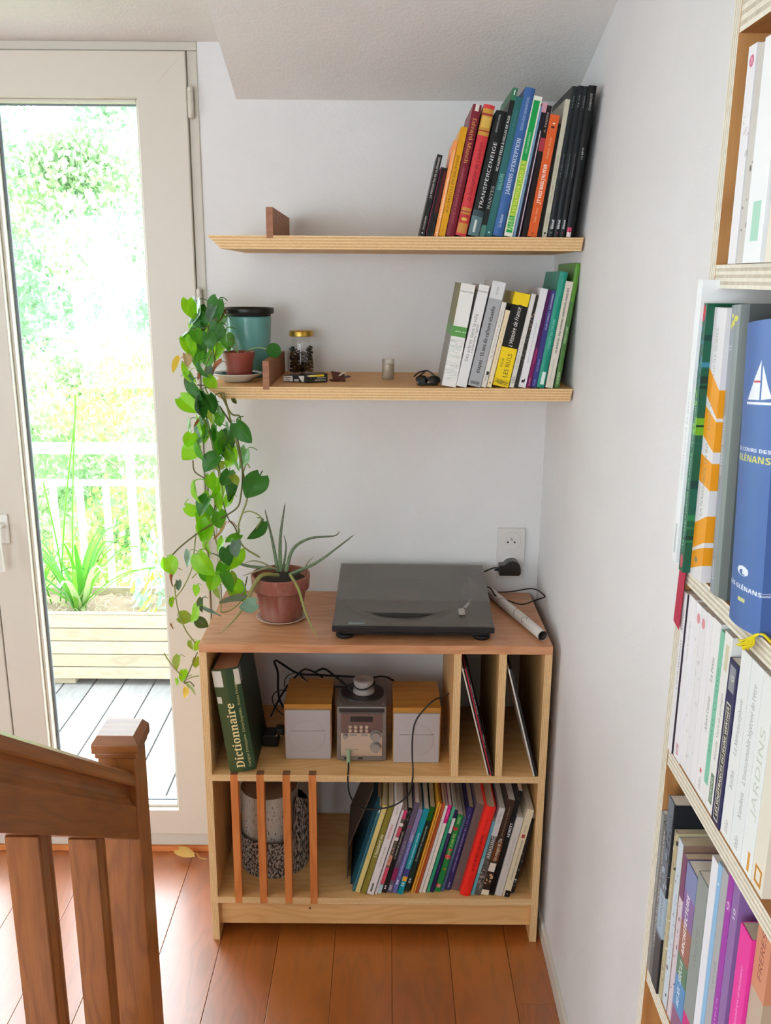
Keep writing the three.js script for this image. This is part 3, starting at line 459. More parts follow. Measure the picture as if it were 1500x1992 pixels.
// lower wall shelf
shelve([
  [-0.304, 0.0350, 0.233, 9.6, 0.165, 0.336, 0, 0, 'thick white book with a green band and olive cover, leftmost on the lower wall shelf', ['#e9e7e2', ['b', 0, 0.49, '#8b8680', -0.1, 0.06], ['b', 0.49, 1, '#7a7742', -0.1, 0.06], ['b', 0.49, 0.59, '#5d9a4e'], ['t', 'ATLAS', '#f4f6ef', 0.515, 0.565, 0.26, 0.62, bold, 2], ['g', '#9aa69e', 0.06, 0.47], ['g', '#b8c2ba', 0.06, 0.47], ['t', 'Territoire Urbain', '#6b6b68', 0.92, 0.93, 0.5, 0.5, 'sans-serif', 2]]],
  [-0.271, 0.0240, 0.233, 11.5, 0.17, 0.336, 0, 0, 'white book with grey title about trees in town', ['#e6e5e2', ['t', 'Des arbres dans la ville', '#75746f', 0.25, 0.72, 0.42, 0.4], ['t', "L'urbanisme végétal", '#55544f', 0.34, 0.62, 0.26, 0.74, 'italic sans-serif'], ['t', 'Caroline Mollie', '#55544f', 0.93, 0.94, 0.5, 0.5, 'sans-serif', 2]]],
  [-0.244, 0.0305, 0.240, 12.0, 0.18, 0.334, 0, 0, 'thick silver grey book with white top third and black title', ['#a9aaac', ['b', 0.84, 1, '#dcdcdc'], ['t', 'étapes : 15 ans de culture visuelle', '#2a2a2b', 0.13, 0.77, 0.4, 0.5, bold], ['t', 'p.15 ans', '#4a4a4a', 0.88, 0.95, 0.22], ['b', 0.02, 0.05, '#77787a', 0.15, 0.85]]],
  [-0.213, 0.0116, 0.196, 12.0, 0.13, 0.333, 0, 1, 'thin white paperback between the grey book and a cream one', ['#e3ded3', ['t', 'le sentiment de la nature', '#8d8879', 0.35, 0.9, 0.35], ['b', 0.15, 0.19, '#22211f', 0.4, 0.9], ['t', 'Rivages', '#3a3834', 0.08, 0.17, 0.4]]],
  [-0.200, 0.0112, 0.178, 12.0, 0.11, 0.333, 0, 1, 'small cream paperback left of the yellow and black book', ['#efdcb4', ['t', 'La poétique de l’espace', '#a98f5c', 0.3, 0.8, 0.35], ['o', 0.06, 0.5, 0.2, '#8d7a52']]],
  [-0.186, 0.0365, 0.214, 11.3, 0.17, 0.335, 0, 1, 'thick yellow and black book with white history title', ['#f2d01c', ['b', 0.42, 0.87, '#171512'], ['t', "L'Histoire de France", '#f6f4ee', 0.43, 0.85, 0.34, 0.52, 'italic sans-serif'], ['t', 'LES NULS', '#4b4212', 0.1, 0.36, 0.4, 0.62], ['t', 'POUR', '#7a6d20', 0.2, 0.3, 0.2, 0.25], ['g', '#6b5f18', 0.02, 0.07], ['o', 0.87, 0.55, 0.14, '#171512']]],
  [-0.148, 0.0108, 0.215, 11.3, 0.14, 0.334, 0, 0, 'thin white book right of the yellow and black book', ['#dedbd2', ['t', 'LE DROIT À LA VILLE', '#9a958a', 0.2, 0.55, 0.45], ['g', '#8d8a80', 0.04, 0.12]]],
  [-0.137, 0.0088, 0.212, 11.0, 0.14, 0.333, 0, 0, 'dark book with a mottled photo spine on the lower wall shelf', ['#2b2826', ['s', '#b99a78', 14, 0.62, 0.85], ['s', '#5a6048', 14, 0.4, 0.6], ['s', '#5a5650', 20, 0, 0.4]]],
  [-0.127, 0.0170, 0.226, 10.9, 0.17, 0.336, 0, 0, 'white book with a black tick mark at the foot of its spine', ['#e6e4e6', ['t', 'habiter la terre autrement', '#8a888c', 0.25, 0.66, 0.24], ['b', 0.05, 0.075, '#17151a', 0.25, 0.6], ['b', 0.06, 0.09, '#17151a', 0.55, 0.7]]],
  [-0.109, 0.0100, 0.223, 10.4, 0.17, 0.335, 0, 0, 'thin magenta book left of the blue one on the lower wall shelf', ['#7b1557', ['b', 0.4, 1, '#4a1250'], ['t', 'Julie', '#e4a8c8', 0.02, 0.1, 0.45], ['t', 'Pourquoi', '#d06a9a', 0.25, 0.42, 0.4]]],
  [-0.098, 0.0122, 0.221, 9.8, 0.17, 0.335, 0, 0, 'indigo blue book with small white capitals', ['#3c3c80', ['t', 'OU EST CHARLIE ?   À BOULINGRIN', '#e6e6f4', 0.6, 0.97, 0.42], ['t', 'BOUZARD', '#b9b9e2', 0.17, 0.3, 0.4], ['t', 'Fluide', '#a8c4e6', 0.02, 0.09, 0.35]]],
  [-0.085, 0.0180, 0.262, 9.5, 0.19, 0.336, 1, 0, 'tall teal green comic album with pale title', ['#1d9078', ['t', 'LE GOÛT DU CHLORE', '#8fe0c8', 0.34, 0.6, 0.42], ['t', 'bastien vivès', '#58bda4', 0.8, 0.95, 0.3], ['b', 0.03, 0.14, '#e4f0ea', 0.35, 0.85]]],
  [-0.065, 0.0172, 0.241, 8.6, 0.17, 0.338, 0, 0, 'cream book with black capitals right of the teal album', ['#ddd6c6', ['t', 'LE MANUEL DES JARDINS AGROÉCOLOGIQUES', '#2e2b26', 0.33, 0.94, 0.34, 0.5, bold], ['t', 'PRÉSENTATION DE PIERRE RABHI', '#9a9386', 0.06, 0.28, 0.22]]],
  [-0.044, 0.0120, 0.280, 7.0, 0.21, 0.334, 1, 0, 'tall dark green book against the right wall on the lower wall shelf', ['#4f7d3c', ['b', 0.7, 1, '#5c9432'], ['t', "L’HERBE ET LA FORÊT", '#d6e8c8', 0.36, 0.5, 0.5, 0.5, ital], ['t', 'ACTES SUD', '#e0ecd4', 0.03, 0.13, 0.45]]],
], 1.471, 'books leaning on the lower wall shelf');

// lower bay of the cabinet
shelve([
  [-0.521, 0.0066, 0.276, 15.6, 0.2, 0.333, 0, 4, 'dark teal magazine, leftmost of the books in the lower bay', ['#1d4a58', ['s', '#163842', 20, 0, 1]]],
  [-0.514, 0.0074, 0.264, 15.6, 0.2, 0.362, 0, 1, 'thin teal book with a pale line along the spine', ['#28616e', ['b', 0, 0.95, '#9cc0c4', 0.1, 0.2], ['s', '#3f7f8a', 20, 0, 1], ['b', 0.93, 0.97, '#dfe8e6', 0.3, 0.7]]],
  [-0.506, 0.0125, 0.271, 15.6, 0.2, 0.366, 0, 1, 'pale yellow book third from the left in the lower bay', ['#e4cf85', ['t', 'L’OUBLI', '#b39a4c', 0.38, 0.62, 0.6]]],
  [-0.491, 0.0142, 0.273, 15.4, 0.2, 0.373, 0, 1, 'olive green book with white script title', ['#857a2c', ['t', "L'haubert nu", '#f3efdf', 0.42, 0.68, 0.72, 0.5, bser], ['t', 'Une histoire de la mer qui recule', '#b8ae6a', 0.14, 0.4, 0.34]]],
  [-0.475, 0.0185, 0.287, 15.4, 0.21, 0.375, 0, 0, 'white book with a crimson title in the lower bay', ['#e4dcd8', ['t', 'Gervaise', '#b32248', 0.6, 0.76, 0.55, 0.45, 'italic serif'], ['t', 'La Balade de la mer salée', '#6e6864', 0.3, 0.52, 0.3], ['b', 0.03, 0.12, '#3c3835', 0.35, 0.62], ['b', 0.04, 0.11, '#8a8580', 0.42, 0.55], ['t', 'Hugo Pratt', '#77716d', 0.86, 0.95, 0.26]]],
  [-0.454, 0.0060, 0.263, 15.4, 0.2, 0.373, 0, 0, 'very thin pale pink book right of the white one with the crimson title', ['#dccfd0']],
  [-0.447, 0.0096, 0.260, 15.2, 0.2, 0.371, 0, 0, 'pink and white patterned comic spine in the lower bay', ['#5f5a4a', ['b', 0, 0.11, '#b9d0d2'], ['b', 0.12, 0.32, '#d95368'], ['b', 0.34, 0.46, '#c8856c'], ['s', '#e6a890', 14, 0.35, 0.6], ['b', 0.64, 0.68, '#efe9e2'], ['b', 0.69, 0.8, '#cf4f63'], ['b', 0.81, 0.85, '#f0e6e2'], ['b', 0.9, 1, '#d3416e']]],
  [-0.436, 0.0126, 0.264, 14.9, 0.2, 0.367, 0, 0, 'black spine with grey green camouflage at its top', ['#181615', ['s', '#7b9a86', 12, 0.66, 1], ['s', '#5a4a42', 10, 0.7, 1], ['t', 'La femme du Quaternaire', '#ece6d8', 0.4, 0.72, 0.5, 0.5, ital], ['t', 'EX', '#fff', 0.04, 0.09, 0.5, 0.5, bold]]],
  [-0.422, 0.0130, 0.280, 14.8, 0.21, 0.368, 0, 0, 'grey purple comic with a red figure mark on the spine', ['#62556a', ['b', 0.14, 0.28, '#8c2a56'], ['t', 'L’APPEL DU PARFUM', '#a59bb0', 0.34, 0.58, 0.6], ['o', 0.74, 0.5, 0.22, '#c03a52'], ['t', 'REX', '#e8e4ea', 0.03, 0.09, 0.6, 0.5, bold]]],
  [-0.408, 0.0120, 0.261, 14.8, 0.2, 0.368, 0, 0, 'lavender blue comic left of the turquoise one', ['#6c6aa8', ['b', 0.62, 1, '#8c80a8'], ['t', 'Dix petits, un oeil comme un losange', '#ecebf6', 0.2, 0.7, 0.42, 0.5, ital], ['t', 'EX', '#fff', 0.1, 0.16, 0.6, 0.5, bold]]],
  [-0.394, 0.0142, 0.265, 14.6, 0.2, 0.373, 0, 0, 'turquoise comic with white script title in the lower bay', ['#128f9c', ['t', "Le chien aux bananes blindées", '#d9f2f4', 0.3, 0.72, 0.5, 0.5, ital], ['b', 0.2, 0.3, '#40407c'], ['b', 0.155, 0.21, '#e8a73a', 0.1, 0.95], ['t', 'EX', '#fff', 0.09, 0.14, 0.6, 0.5, bold]]],
  [-0.376, 0.0140, 0.263, 14.3, 0.2, 0.362, 0, 1, 'dark green comic with a brighter green top', ['#1c3328', ['b', 0.84, 1, '#1f6a1c'], ['t', 'Ils voulaient le vent, soyons tranquilles', '#e2e6dc', 0.36, 0.78, 0.42, 0.5, ital], ['t', 'EX', '#fff', 0.1, 0.16, 0.55, 0.5, bold]]],
  [-0.3575, 0.0052, 0.282, 13.8, 0.2, 0.366, 0, 3, 'thin golden yellow album, first of the slim ones in the middle of the lower bay', ['#d79a28', ['b', 0, 1, '#e8c070', 0.4, 0.5]]],
  [-0.352, 0.0052, 0.277, 13.8, 0.2, 0.367, 0, 3, 'thin orange album between a golden and a rust coloured one', ['#e09a3c', ['b', 0, 1, '#b5652c', 0, 0.2]]],
  [-0.3465, 0.0080, 0.279, 13.9, 0.2, 0.368, 0, 1, 'rust red slim album left of two white spines', ['#a4431f', ['b', 0, 1, '#c97a4c', 0.6, 0.75]]],
  [-0.337, 0.0078, 0.270, 13.9, 0.2, 0.365, 0, 0, 'plain white slim spine in the middle of the lower bay', ['#e8e2dc']],
  [-0.328, 0.0090, 0.271, 13.8, 0.2, 0.366, 0, 0, 'white slim book with a hot pink top in the lower bay', ['#e6dccb', ['b', 0.8, 1, '#d61f80'], ['t', 'LETI', '#f6c8e0', 0.85, 0.95, 0.4]]],
  [-0.317, 0.0086, 0.266, 13.9, 0.2, 0.364, 0, 0, 'emerald green slim spine left of the navy one', ['#2f9a70', ['b', 0.85, 1, '#4fae88'], ['t', 'vert', '#bfe6d2', 0.02, 0.06, 0.4]]],
  [-0.307, 0.0094, 0.256, 13.6, 0.2, 0.364, 0, 0, 'navy spine with a white label near its top', ['#251c48', ['b', 0.72, 0.9, '#e4dcda', 0.1, 0.95], ['t', 'une maison', '#8d84b4', 0.5, 0.7, 0.35], ['t', 'poche', '#9a92c0', 0.24, 0.34, 0.35]]],
  [-0.295, 0.0155, 0.239, 13.6, 0.18, 0.362, 0, 0, 'green book with red flowers and yellow lettering', ['#20803c', ['o', 0.08, 0.35, 0.5, '#cf3a4a'], ['o', 0.46, 0.5, 0.6, '#d83a4c'], ['o', 0.55, 0.55, 0.4, '#c9304a'], ['o', 0.82, 0.3, 0.5, '#c93a3c'], ['o', 0.3, 0.6, 0.3, '#8a8420'], ['t', 'LA MORT D’UNE FÉE', '#dfe08a', 0.42, 0.76, 0.5], ['t', 'EX', '#f0f0d8', 0.05, 0.1, 0.6], ['t', 'FRIZZ', '#d6e4a0', 0.88, 0.97, 0.5]]],
  [-0.278, 0.0080, 0.233, 13.6, 0.17, 0.360, 0, 2, 'slate blue slim spine right of the green flowered book', ['#4a5f78', ['t', 'nouvelles du monde', '#b4c4d2', 0.45, 0.75, 0.35]]],
  [-0.268, 0.0172, 0.256, 12.9, 0.19, 0.353, 1, 1, 'dark violet hardback with small white title', ['#372a62', ['t', "L’HIVER DE CARELE À TOUS DE L’ÉCRIVAIN, 1 & 2", '#c9c2e4', 0.22, 0.76, 0.3], ['t', 'G. FEVER - NANS', '#a59cd0', 0.78, 0.92, 0.26], ['t', 'livres', '#e8e6f4', 0.03, 0.1, 0.3]]],
  [-0.250, 0.0212, 0.266, 12.9, 0.2, 0.356, 0, 2, 'plain grey thick spine left of the bright red book', ['#6d5d5a', ['o', 0.07, 0.5, 0.12, '#8c2c3a'], ['s', '#75635f', 20, 0, 1]]],
  [-0.228, 0.0270, 0.273, 12.7, 0.19, 0.376, 1, 1, 'bright red hardback, thickest in the lower bay', ['#f02b20', ['t', 'LA VIE SECRÈTE DES ARBRES', '#7a0f0c', 0.28, 0.7, 0.34, 0.5, bold], ['t', 'Peter Wohlleben', '#8a1812', 0.74, 0.88, 0.26], ['t', 'les arènes', '#8a1812', 0.13, 0.22, 0.24]]],
  [-0.199, 0.0085, 0.228, 12.6, 0.17, 0.373, 0, 0, 'light blue slim spine right of the bright red book', ['#6aa9b4', ['b', 0.3, 0.5, '#8fbcc2'], ['t', 'la mer', '#3c6f7a', 0.75, 0.9, 0.4]]],
  [-0.189, 0.0160, 0.267, 12.1, 0.19, 0.373, 0, 0, 'grey photo book with pale capitals and a white top', ['#5d5550', ['b', 0.68, 1, '#cfcac6'], ['s', '#b49a8c', 16, 0.1, 0.4], ['s', '#3d3836', 16, 0.05, 0.45], ['t', 'ANASING', '#e4dfd8', 0.42, 0.68, 0.8], ['t', 'regard', '#c9c4be', 0.05, 0.14, 0.3], ['t', 'DANIEL PANDE', '#77726e', 0.82, 0.94, 0.34]]],
  [-0.172, 0.0195, 0.291, 12.1, 0.2, 0.374, 0, 0, 'brown comic with white handwritten title and a cream foot', ['#3a271b', ['b', 0, 0.055, '#e8dcc0'], ['b', 0.055, 0.09, '#33241b'], ['s', '#d9b488', 16, 0.1, 0.33], ['b', 0.25, 0.34, '#dcd2c0', 0.05, 0.9], ['b', 0.36, 0.56, '#6b3a1a'], ['t', 'Les voyages de Zito', '#f0e8d8', 0.36, 0.6, 0.6, 0.5, 'italic serif'], ['t', 'JEAN DE LA VILLE DE MIRMONT', '#a08a74', 0.62, 0.93, 0.3]]],
  [-0.150, 0.0122, 0.318, 11.6, 0.21, 0.374, 0, 0, 'tall black album with white angular capitals near the top', ['#0f0f0f', ['t', 'AEMETT', '#f2f2f0', 0.56, 0.7, 0.8, 0.5, bser], ['o', 0.93, 0.5, 0.2, '#3a3a38']]],
  [-0.136, 0.0190, 0.240, 11.6, 0.18, 0.377, 0, 0, 'off white thick book right of the tall black album', ['#cfc8c0', ['t', 'le parfum de l’exil', '#a59e98', 0.4, 0.75, 0.4], ['t', 'roman graphique', '#aaa29a', 0.04, 0.2, 0.22]]],
  [-0.116, 0.0185, 0.267, 11.6, 0.19, 0.381, 0, 0, 'cream comic album with a black square at its foot', ['#dccdac', ['b', 0, 0.075, '#12100f', 0.25, 1.1], ['t', "Le silence d’un pauvre chemin en Bourgogne", '#403a30', 0.2, 0.66, 0.34, 0.55], ['b', 0.68, 0.72, '#a83a34', 0.3, 0.75], ['t', 'De Vlis', '#5a5246', 0.74, 0.82, 0.3], ['t', '7', '#eee', 0.025, 0.045, 0.3, 0.6]]],
  [-0.093, 0.0100, 0.244, 11.2, 0.19, 0.366, 0, 0, 'black and white photo spine, rightmost in the lower bay', ['#241f1d', ['s', '#cfc8c0', 10, 0, 0.25], ['s', '#8d847c', 8, 0.3, 0.8], ['b', 0.95, 1, '#b0a498']]],
], 0.132, 'books leaning in the lower bay of the cabinet');
{ // soft folder bent against the leftmost books
  const o = thing('paper_folder', 'limp dark grey folder bent behind the leftmost books of the lower bay', 'folder', 0, 0, 0);
  const pts = [[-0.5282, 0.1325], [-0.5262, 0.228], [-0.458, 0.408]], pf = [...pts, ...pts.slice().reverse().map(([x, y]) => [x - 0.0028, y + 0.0006])];
  add('cover', metreUV(prism(pf, 0.2).translate(0, 0, 0.11)), M('#54463b', 0.75), o);
}

// bookcase: spines face the room (-x)
function bank(rows, y, group) {
  for (const r of rows) { const [z, w, h, a, d, x, hard, p, l, art, lift] = r; book({ l, w, h, d, a, hard, p, art }, group, LARGE, x, y + 0.0003 + (lift || 0), z + w, -PI / 2); }
}
bank([
  [1.6305, 0.0165, 0.166, 0, 0.11, -0.146, 0, 0, 'white paperback with a pink disc on its spine, top row of the bookcase', ['#e6e4e6', ['o', 0.93, 0.5, 0.28, '#cf6a86'], ['t', 'Tel', '#f2dbe2', 0.915, 0.945, 0.3], ['s', '#cfcac8', 6, 0.2, 0.8]]],
  [1.6500, 0.0150, 0.163, 0, 0.11, -0.146, 0, 0, 'grey paperback with sketch marks, second on the top row of the bookcase', ['#c9c4bc', ['s', '#6b5f55', 8, 0.1, 0.5]]],
  [1.668, 0.034, 0.164, 0, 0.11, -0.148, 0, 0, 'white paperback with a pale green rectangle, top row of the bookcase', ['#eceeee', ['b', 0.1, 0.28, '#a9d6c0', 0.3, 0.75]]],
  [1.706, 0.026, 0.170, 0, 0.11, -0.146, 0, 1, 'cream paperback right of the one with the green rectangle, top row of the bookcase', ['#e2dccb', ['t', 'essais', '#6b6558', 0.4, 0.6, 0.4]]],
  [1.734, 0.030, 0.168, 0, 0.11, -0.146, 0, 0, 'beige paperback at the picture edge, top row of the bookcase', ['#cbbfae', ['t', 'nouvelles', '#6b6558', 0.4, 0.6, 0.4]]],
], 1.73, 'books on the top row of the bookcase');
bank([
  [1.5835, 0.0128, 0.262, 0.6, 0.143, -0.1545, 0, 0, 'tall white book with grey writing along the spine, beside the green photo book', ['#e9ecec', ['t', 'Construire à la main', '#b4babc', 0.3, 0.62, 0.42, 0.5, ital], ['b', 0.03, 0.14, '#b9bfc2', 0.25, 0.6]], 0.006],
  [1.5972, 0.0118, 0.248, -0.5, 0.14, -0.1515, 0, 0, 'dark green leafy photo book with a red logo at its foot', ['#1d5a44', ['s', '#2c7d4c', 40, 0, 1], ['s', '#123a34', 30, 0, 1], ['s', '#6fae2c', 16, 0.5, 0.75], ['s', '#3a7f9a', 10, 0.72, 0.95], ['o', 0.965, 0.5, 0.3, '#c22a3c'], ['o', 0.04, 0.5, 0.28, '#c24a50'], ['t', 'LE GRAND JARDIN DES MAGES   TERRE VIVANTE', '#a9d2b9', 0.1, 0.66, 0.36]]],
  [1.6095, 0.0292, 0.245, -0.6, 0.135, -0.1445, 0, 0, 'white book with wide orange stripes in the bookcase', ['#dcd9da', ['b', 0, 1, '#dcd9da'], ['d', '#e89a1c', 0.02, 0.07, 0.05], ['d', '#e89a1c', 0.1, 0.1, 0.06], ['d', '#e89a1c', 0.37, 0.1, -0.02], ['d', '#e89a1c', 0.54, 0.11, -0.05], ['d', '#e89a1c', 0.69, 0.1, -0.08], ['t', 'LA NAISSANCE EN BD  –  TOME 1', '#8b8378', 0.24, 0.66, 0.26, 0.42], ['t', 'LUCILE GOMEZ', '#a8a29a', 0.76, 0.93, 0.24, 0.4], ['o', 0.07, 0.4, 0.12, '#8a7d6a']]],
  [1.6455, 0.0400, 0.250, -4.0, 0.13, -0.1380, 1, 0, 'thick grey book with a yellow leaf print at the top', ['#8f979e', ['b', 0, 1, '#59605f', 0.72, 1.1], ['b', 0, 1, '#7f8786', 0.5, 0.72], ['t', 'RICHARD McGUIRE', '#d6dade', 0.42, 0.63, 0.26, 0.28], ['o', 0.94, 0.42, 0.1, '#d8cf4a'], ['o', 0.955, 0.55, 0.1, '#d8cf4a'], ['o', 0.93, 0.3, 0.08, '#cfc648'], ['o', 0.965, 0.34, 0.07, '#e2da6a'], ['t', 'I C', '#e2e4e6', 0.85, 0.87, 0.3, 0.3, 'sans-serif'], ['t', 'gallimard', '#d6dade', 0.05, 0.12, 0.18, 0.3]]],
  [1.7040, 0.0620, 0.243, -6.5, 0.128, -0.1420, 1, 0, 'very thick blue sailing manual with a white sailboat on the spine', ['#4a6cab', ['t', 'LE COURS DES', '#e8edf4', 0.585, 0.592, 0.16, 0.5, bold, 2], ['t', 'GLÉNANS', '#d9d36a', 0.555, 0.565, 0.3, 0.5, bold, 2], ['t', 'LES GLÉNANS', '#eef2f8', 0.128, 0.14, 0.22, 0.5, bold, 2], ['o', 0.19, 0.5, 0.17, '#e8eef6'], ['o', 0.185, 0.5, 0.1, '#4a6cab'], ['b', 0.18, 0.2, '#e8eef6', 0.5, 0.66], ['b', 0.087, 0.1, '#cfcf8a', 0.4, 0.62], ['sail']]],
], 1.449, 'large books on the second row of the bookcase');
bank([
  [1.5840, 0.0120, 0.172, 0.8, 0.11, -0.1405, 0, 0, 'white paperback with a dark photo cover, leftmost on the third row of the bookcase', ['#e4e2e4', ['b', 0, 1, '#2f2633', 0.92, 1.1], ['t', 'L’évènement   Annie', '#8b8690', 0.4, 0.9, 0.45]]],
  [1.5968, 0.0185, 0.173, 0.6, 0.11, -0.139, 0, 0, 'white paperback with a tiny red printed block at its foot', ['#e9e7e9', ['t', 'Poèmes de Louis Aragon', '#a8a4a8', 0.62, 0.86, 0.24], ['b', 0.03, 0.1, '#c98a98', 0.35, 0.65], ['t', 'folio', '#fff', 0.04, 0.08, 0.2]]],
  [1.6160, 0.0140, 0.172, 0.6, 0.11, -0.138, 0, 0, 'left one of two white paperbacks with a red disc near the top of the spine', ['#e6e4e4', ['o', 0.92, 0.55, 0.3, '#d98a98'], ['s', '#d2cfd2', 8, 0.1, 0.8]]],
  [1.6308, 0.0140, 0.172, 0.6, 0.11, -0.138, 0, 0, 'right one of two white paperbacks with a red disc near the top of the spine', ['#e4e3e3', ['o', 0.92, 0.45, 0.3, '#d98a98'], ['s', '#cfcfd0', 8, 0.1, 0.8]]],
  [1.6456, 0.0136, 0.173, 0.6, 0.11, -0.138, 0, 0, 'plain white paperback left of the one with italic serif lettering', ['#e8e6e6']],
  [1.6600, 0.0182, 0.174, 0.6, 0.11, -0.138, 0, 0, 'white paperback with black serif author name, left of the thin green spine', ['#e9e8e6', ['t', 'Albert Camus', '#55534f', 0.38, 0.58, 0.42, 0.5, serif], ['t', 'La Peste', '#55534f', 0.66, 0.8, 0.42, 0.5, serif], ['t', 'folio', '#8b8986', 0.03, 0.1, 0.42, 0.5, ital], ['b', 0.13, 0.155, '#d2606c', 0.35, 0.6]]],
  [1.6790, 0.0086, 0.170, 0.8, 0.11, -0.138, 0, 0, 'thin sea green spine with a white foot in the bookcase', ['#7fc4a6', ['b', 0, 0.12, '#e6e4e0'], ['t', 'Petit traité', '#4f9278', 0.3, 0.8, 0.5]]],
  [1.6884, 0.0170, 0.173, 0.8, 0.11, -0.138, 0, 0, 'white paperback with a green printed box at its foot', ['#e6e6e0', ['b', 0.05, 0.22, '#5f7f62', 0.3, 0.75], ['t', 'DENOËL', '#dfe8dc', 0.06, 0.21, 0.3], ['t', 'Mireille  Vivre de paysages', '#8b8a82', 0.3, 0.68, 0.36, 0.5, serif], ['b', 0.8, 0.94, '#cfc9a8', 0.3, 0.7]]],
  [1.7066, 0.0188, 0.156, 0.8, 0.105, -0.139, 0, 0, 'navy paperback with white capitals in a black strip', ['#2a2a55', ['b', 0.02, 0.75, '#d8d8cc', 0.2, 0.72], ['b', 0.03, 0.74, '#23231f', 0.25, 0.67], ['t', 'LES SOUFFRANCES DU JEUNE WERTHER', '#eceade', 0.05, 0.73, 0.32, 0.46, bold], ['b', 0.82, 0.97, '#8d9196', 0.15, 0.8], ['t', 'G', '#e2e2d8', 0.88, 0.92, 0.5]]],
  [1.7266, 0.0205, 0.173, 0.6, 0.11, -0.138, 0, 0, 'white paperback with grey serif title, fourth from the picture edge', ['#e6e8e6', ['t', 'Kafka', '#7c7f7c', 0.28, 0.38, 0.38, 0.5, serif], ['t', 'La Métamorphose', '#8b8e8b', 0.46, 0.76, 0.38, 0.5, serif], ['t', 'folio', '#8b8986', 0.03, 0.1, 0.4, 0.5, ital]]],
  [1.7482, 0.0228, 0.173, 0.6, 0.11, -0.138, 0, 0, 'white paperback with a long grey serif title, third from the picture edge', ['#e4e8e6', ['t', 'Kundera', '#7c7f7c', 0.2, 0.34, 0.36, 0.5, serif], ['t', "L'insoutenable légèreté de l'être", '#8b8e8b', 0.38, 0.9, 0.36, 0.5, serif], ['t', 'folio', '#8b8986', 0.03, 0.1, 0.4, 0.5, ital]]],
  [1.7722, 0.0210, 0.173, 0.4, 0.11, -0.138, 0, 0, 'white paperback with pale drawn letters, near the picture edge', ['#e6eae6', ['t', 'JARDINS', '#c2cabd', 0.3, 0.75, 0.6], ['b', 0.02, 0.12, '#d89a3c', 0.55, 0.75]]],
  [1.7944, 0.0210, 0.172, 0.4, 0.11, -0.138, 0, 1, 'cream paperback with an ochre frame at the picture edge', ['#e2dccb', ['b', 0.03, 0.12, '#c98a2c', 0.2, 0.8], ['b', 0.045, 0.105, '#e2dccb', 0.32, 0.68]]],
], 1.251, 'white paperbacks on the third row of the bookcase');
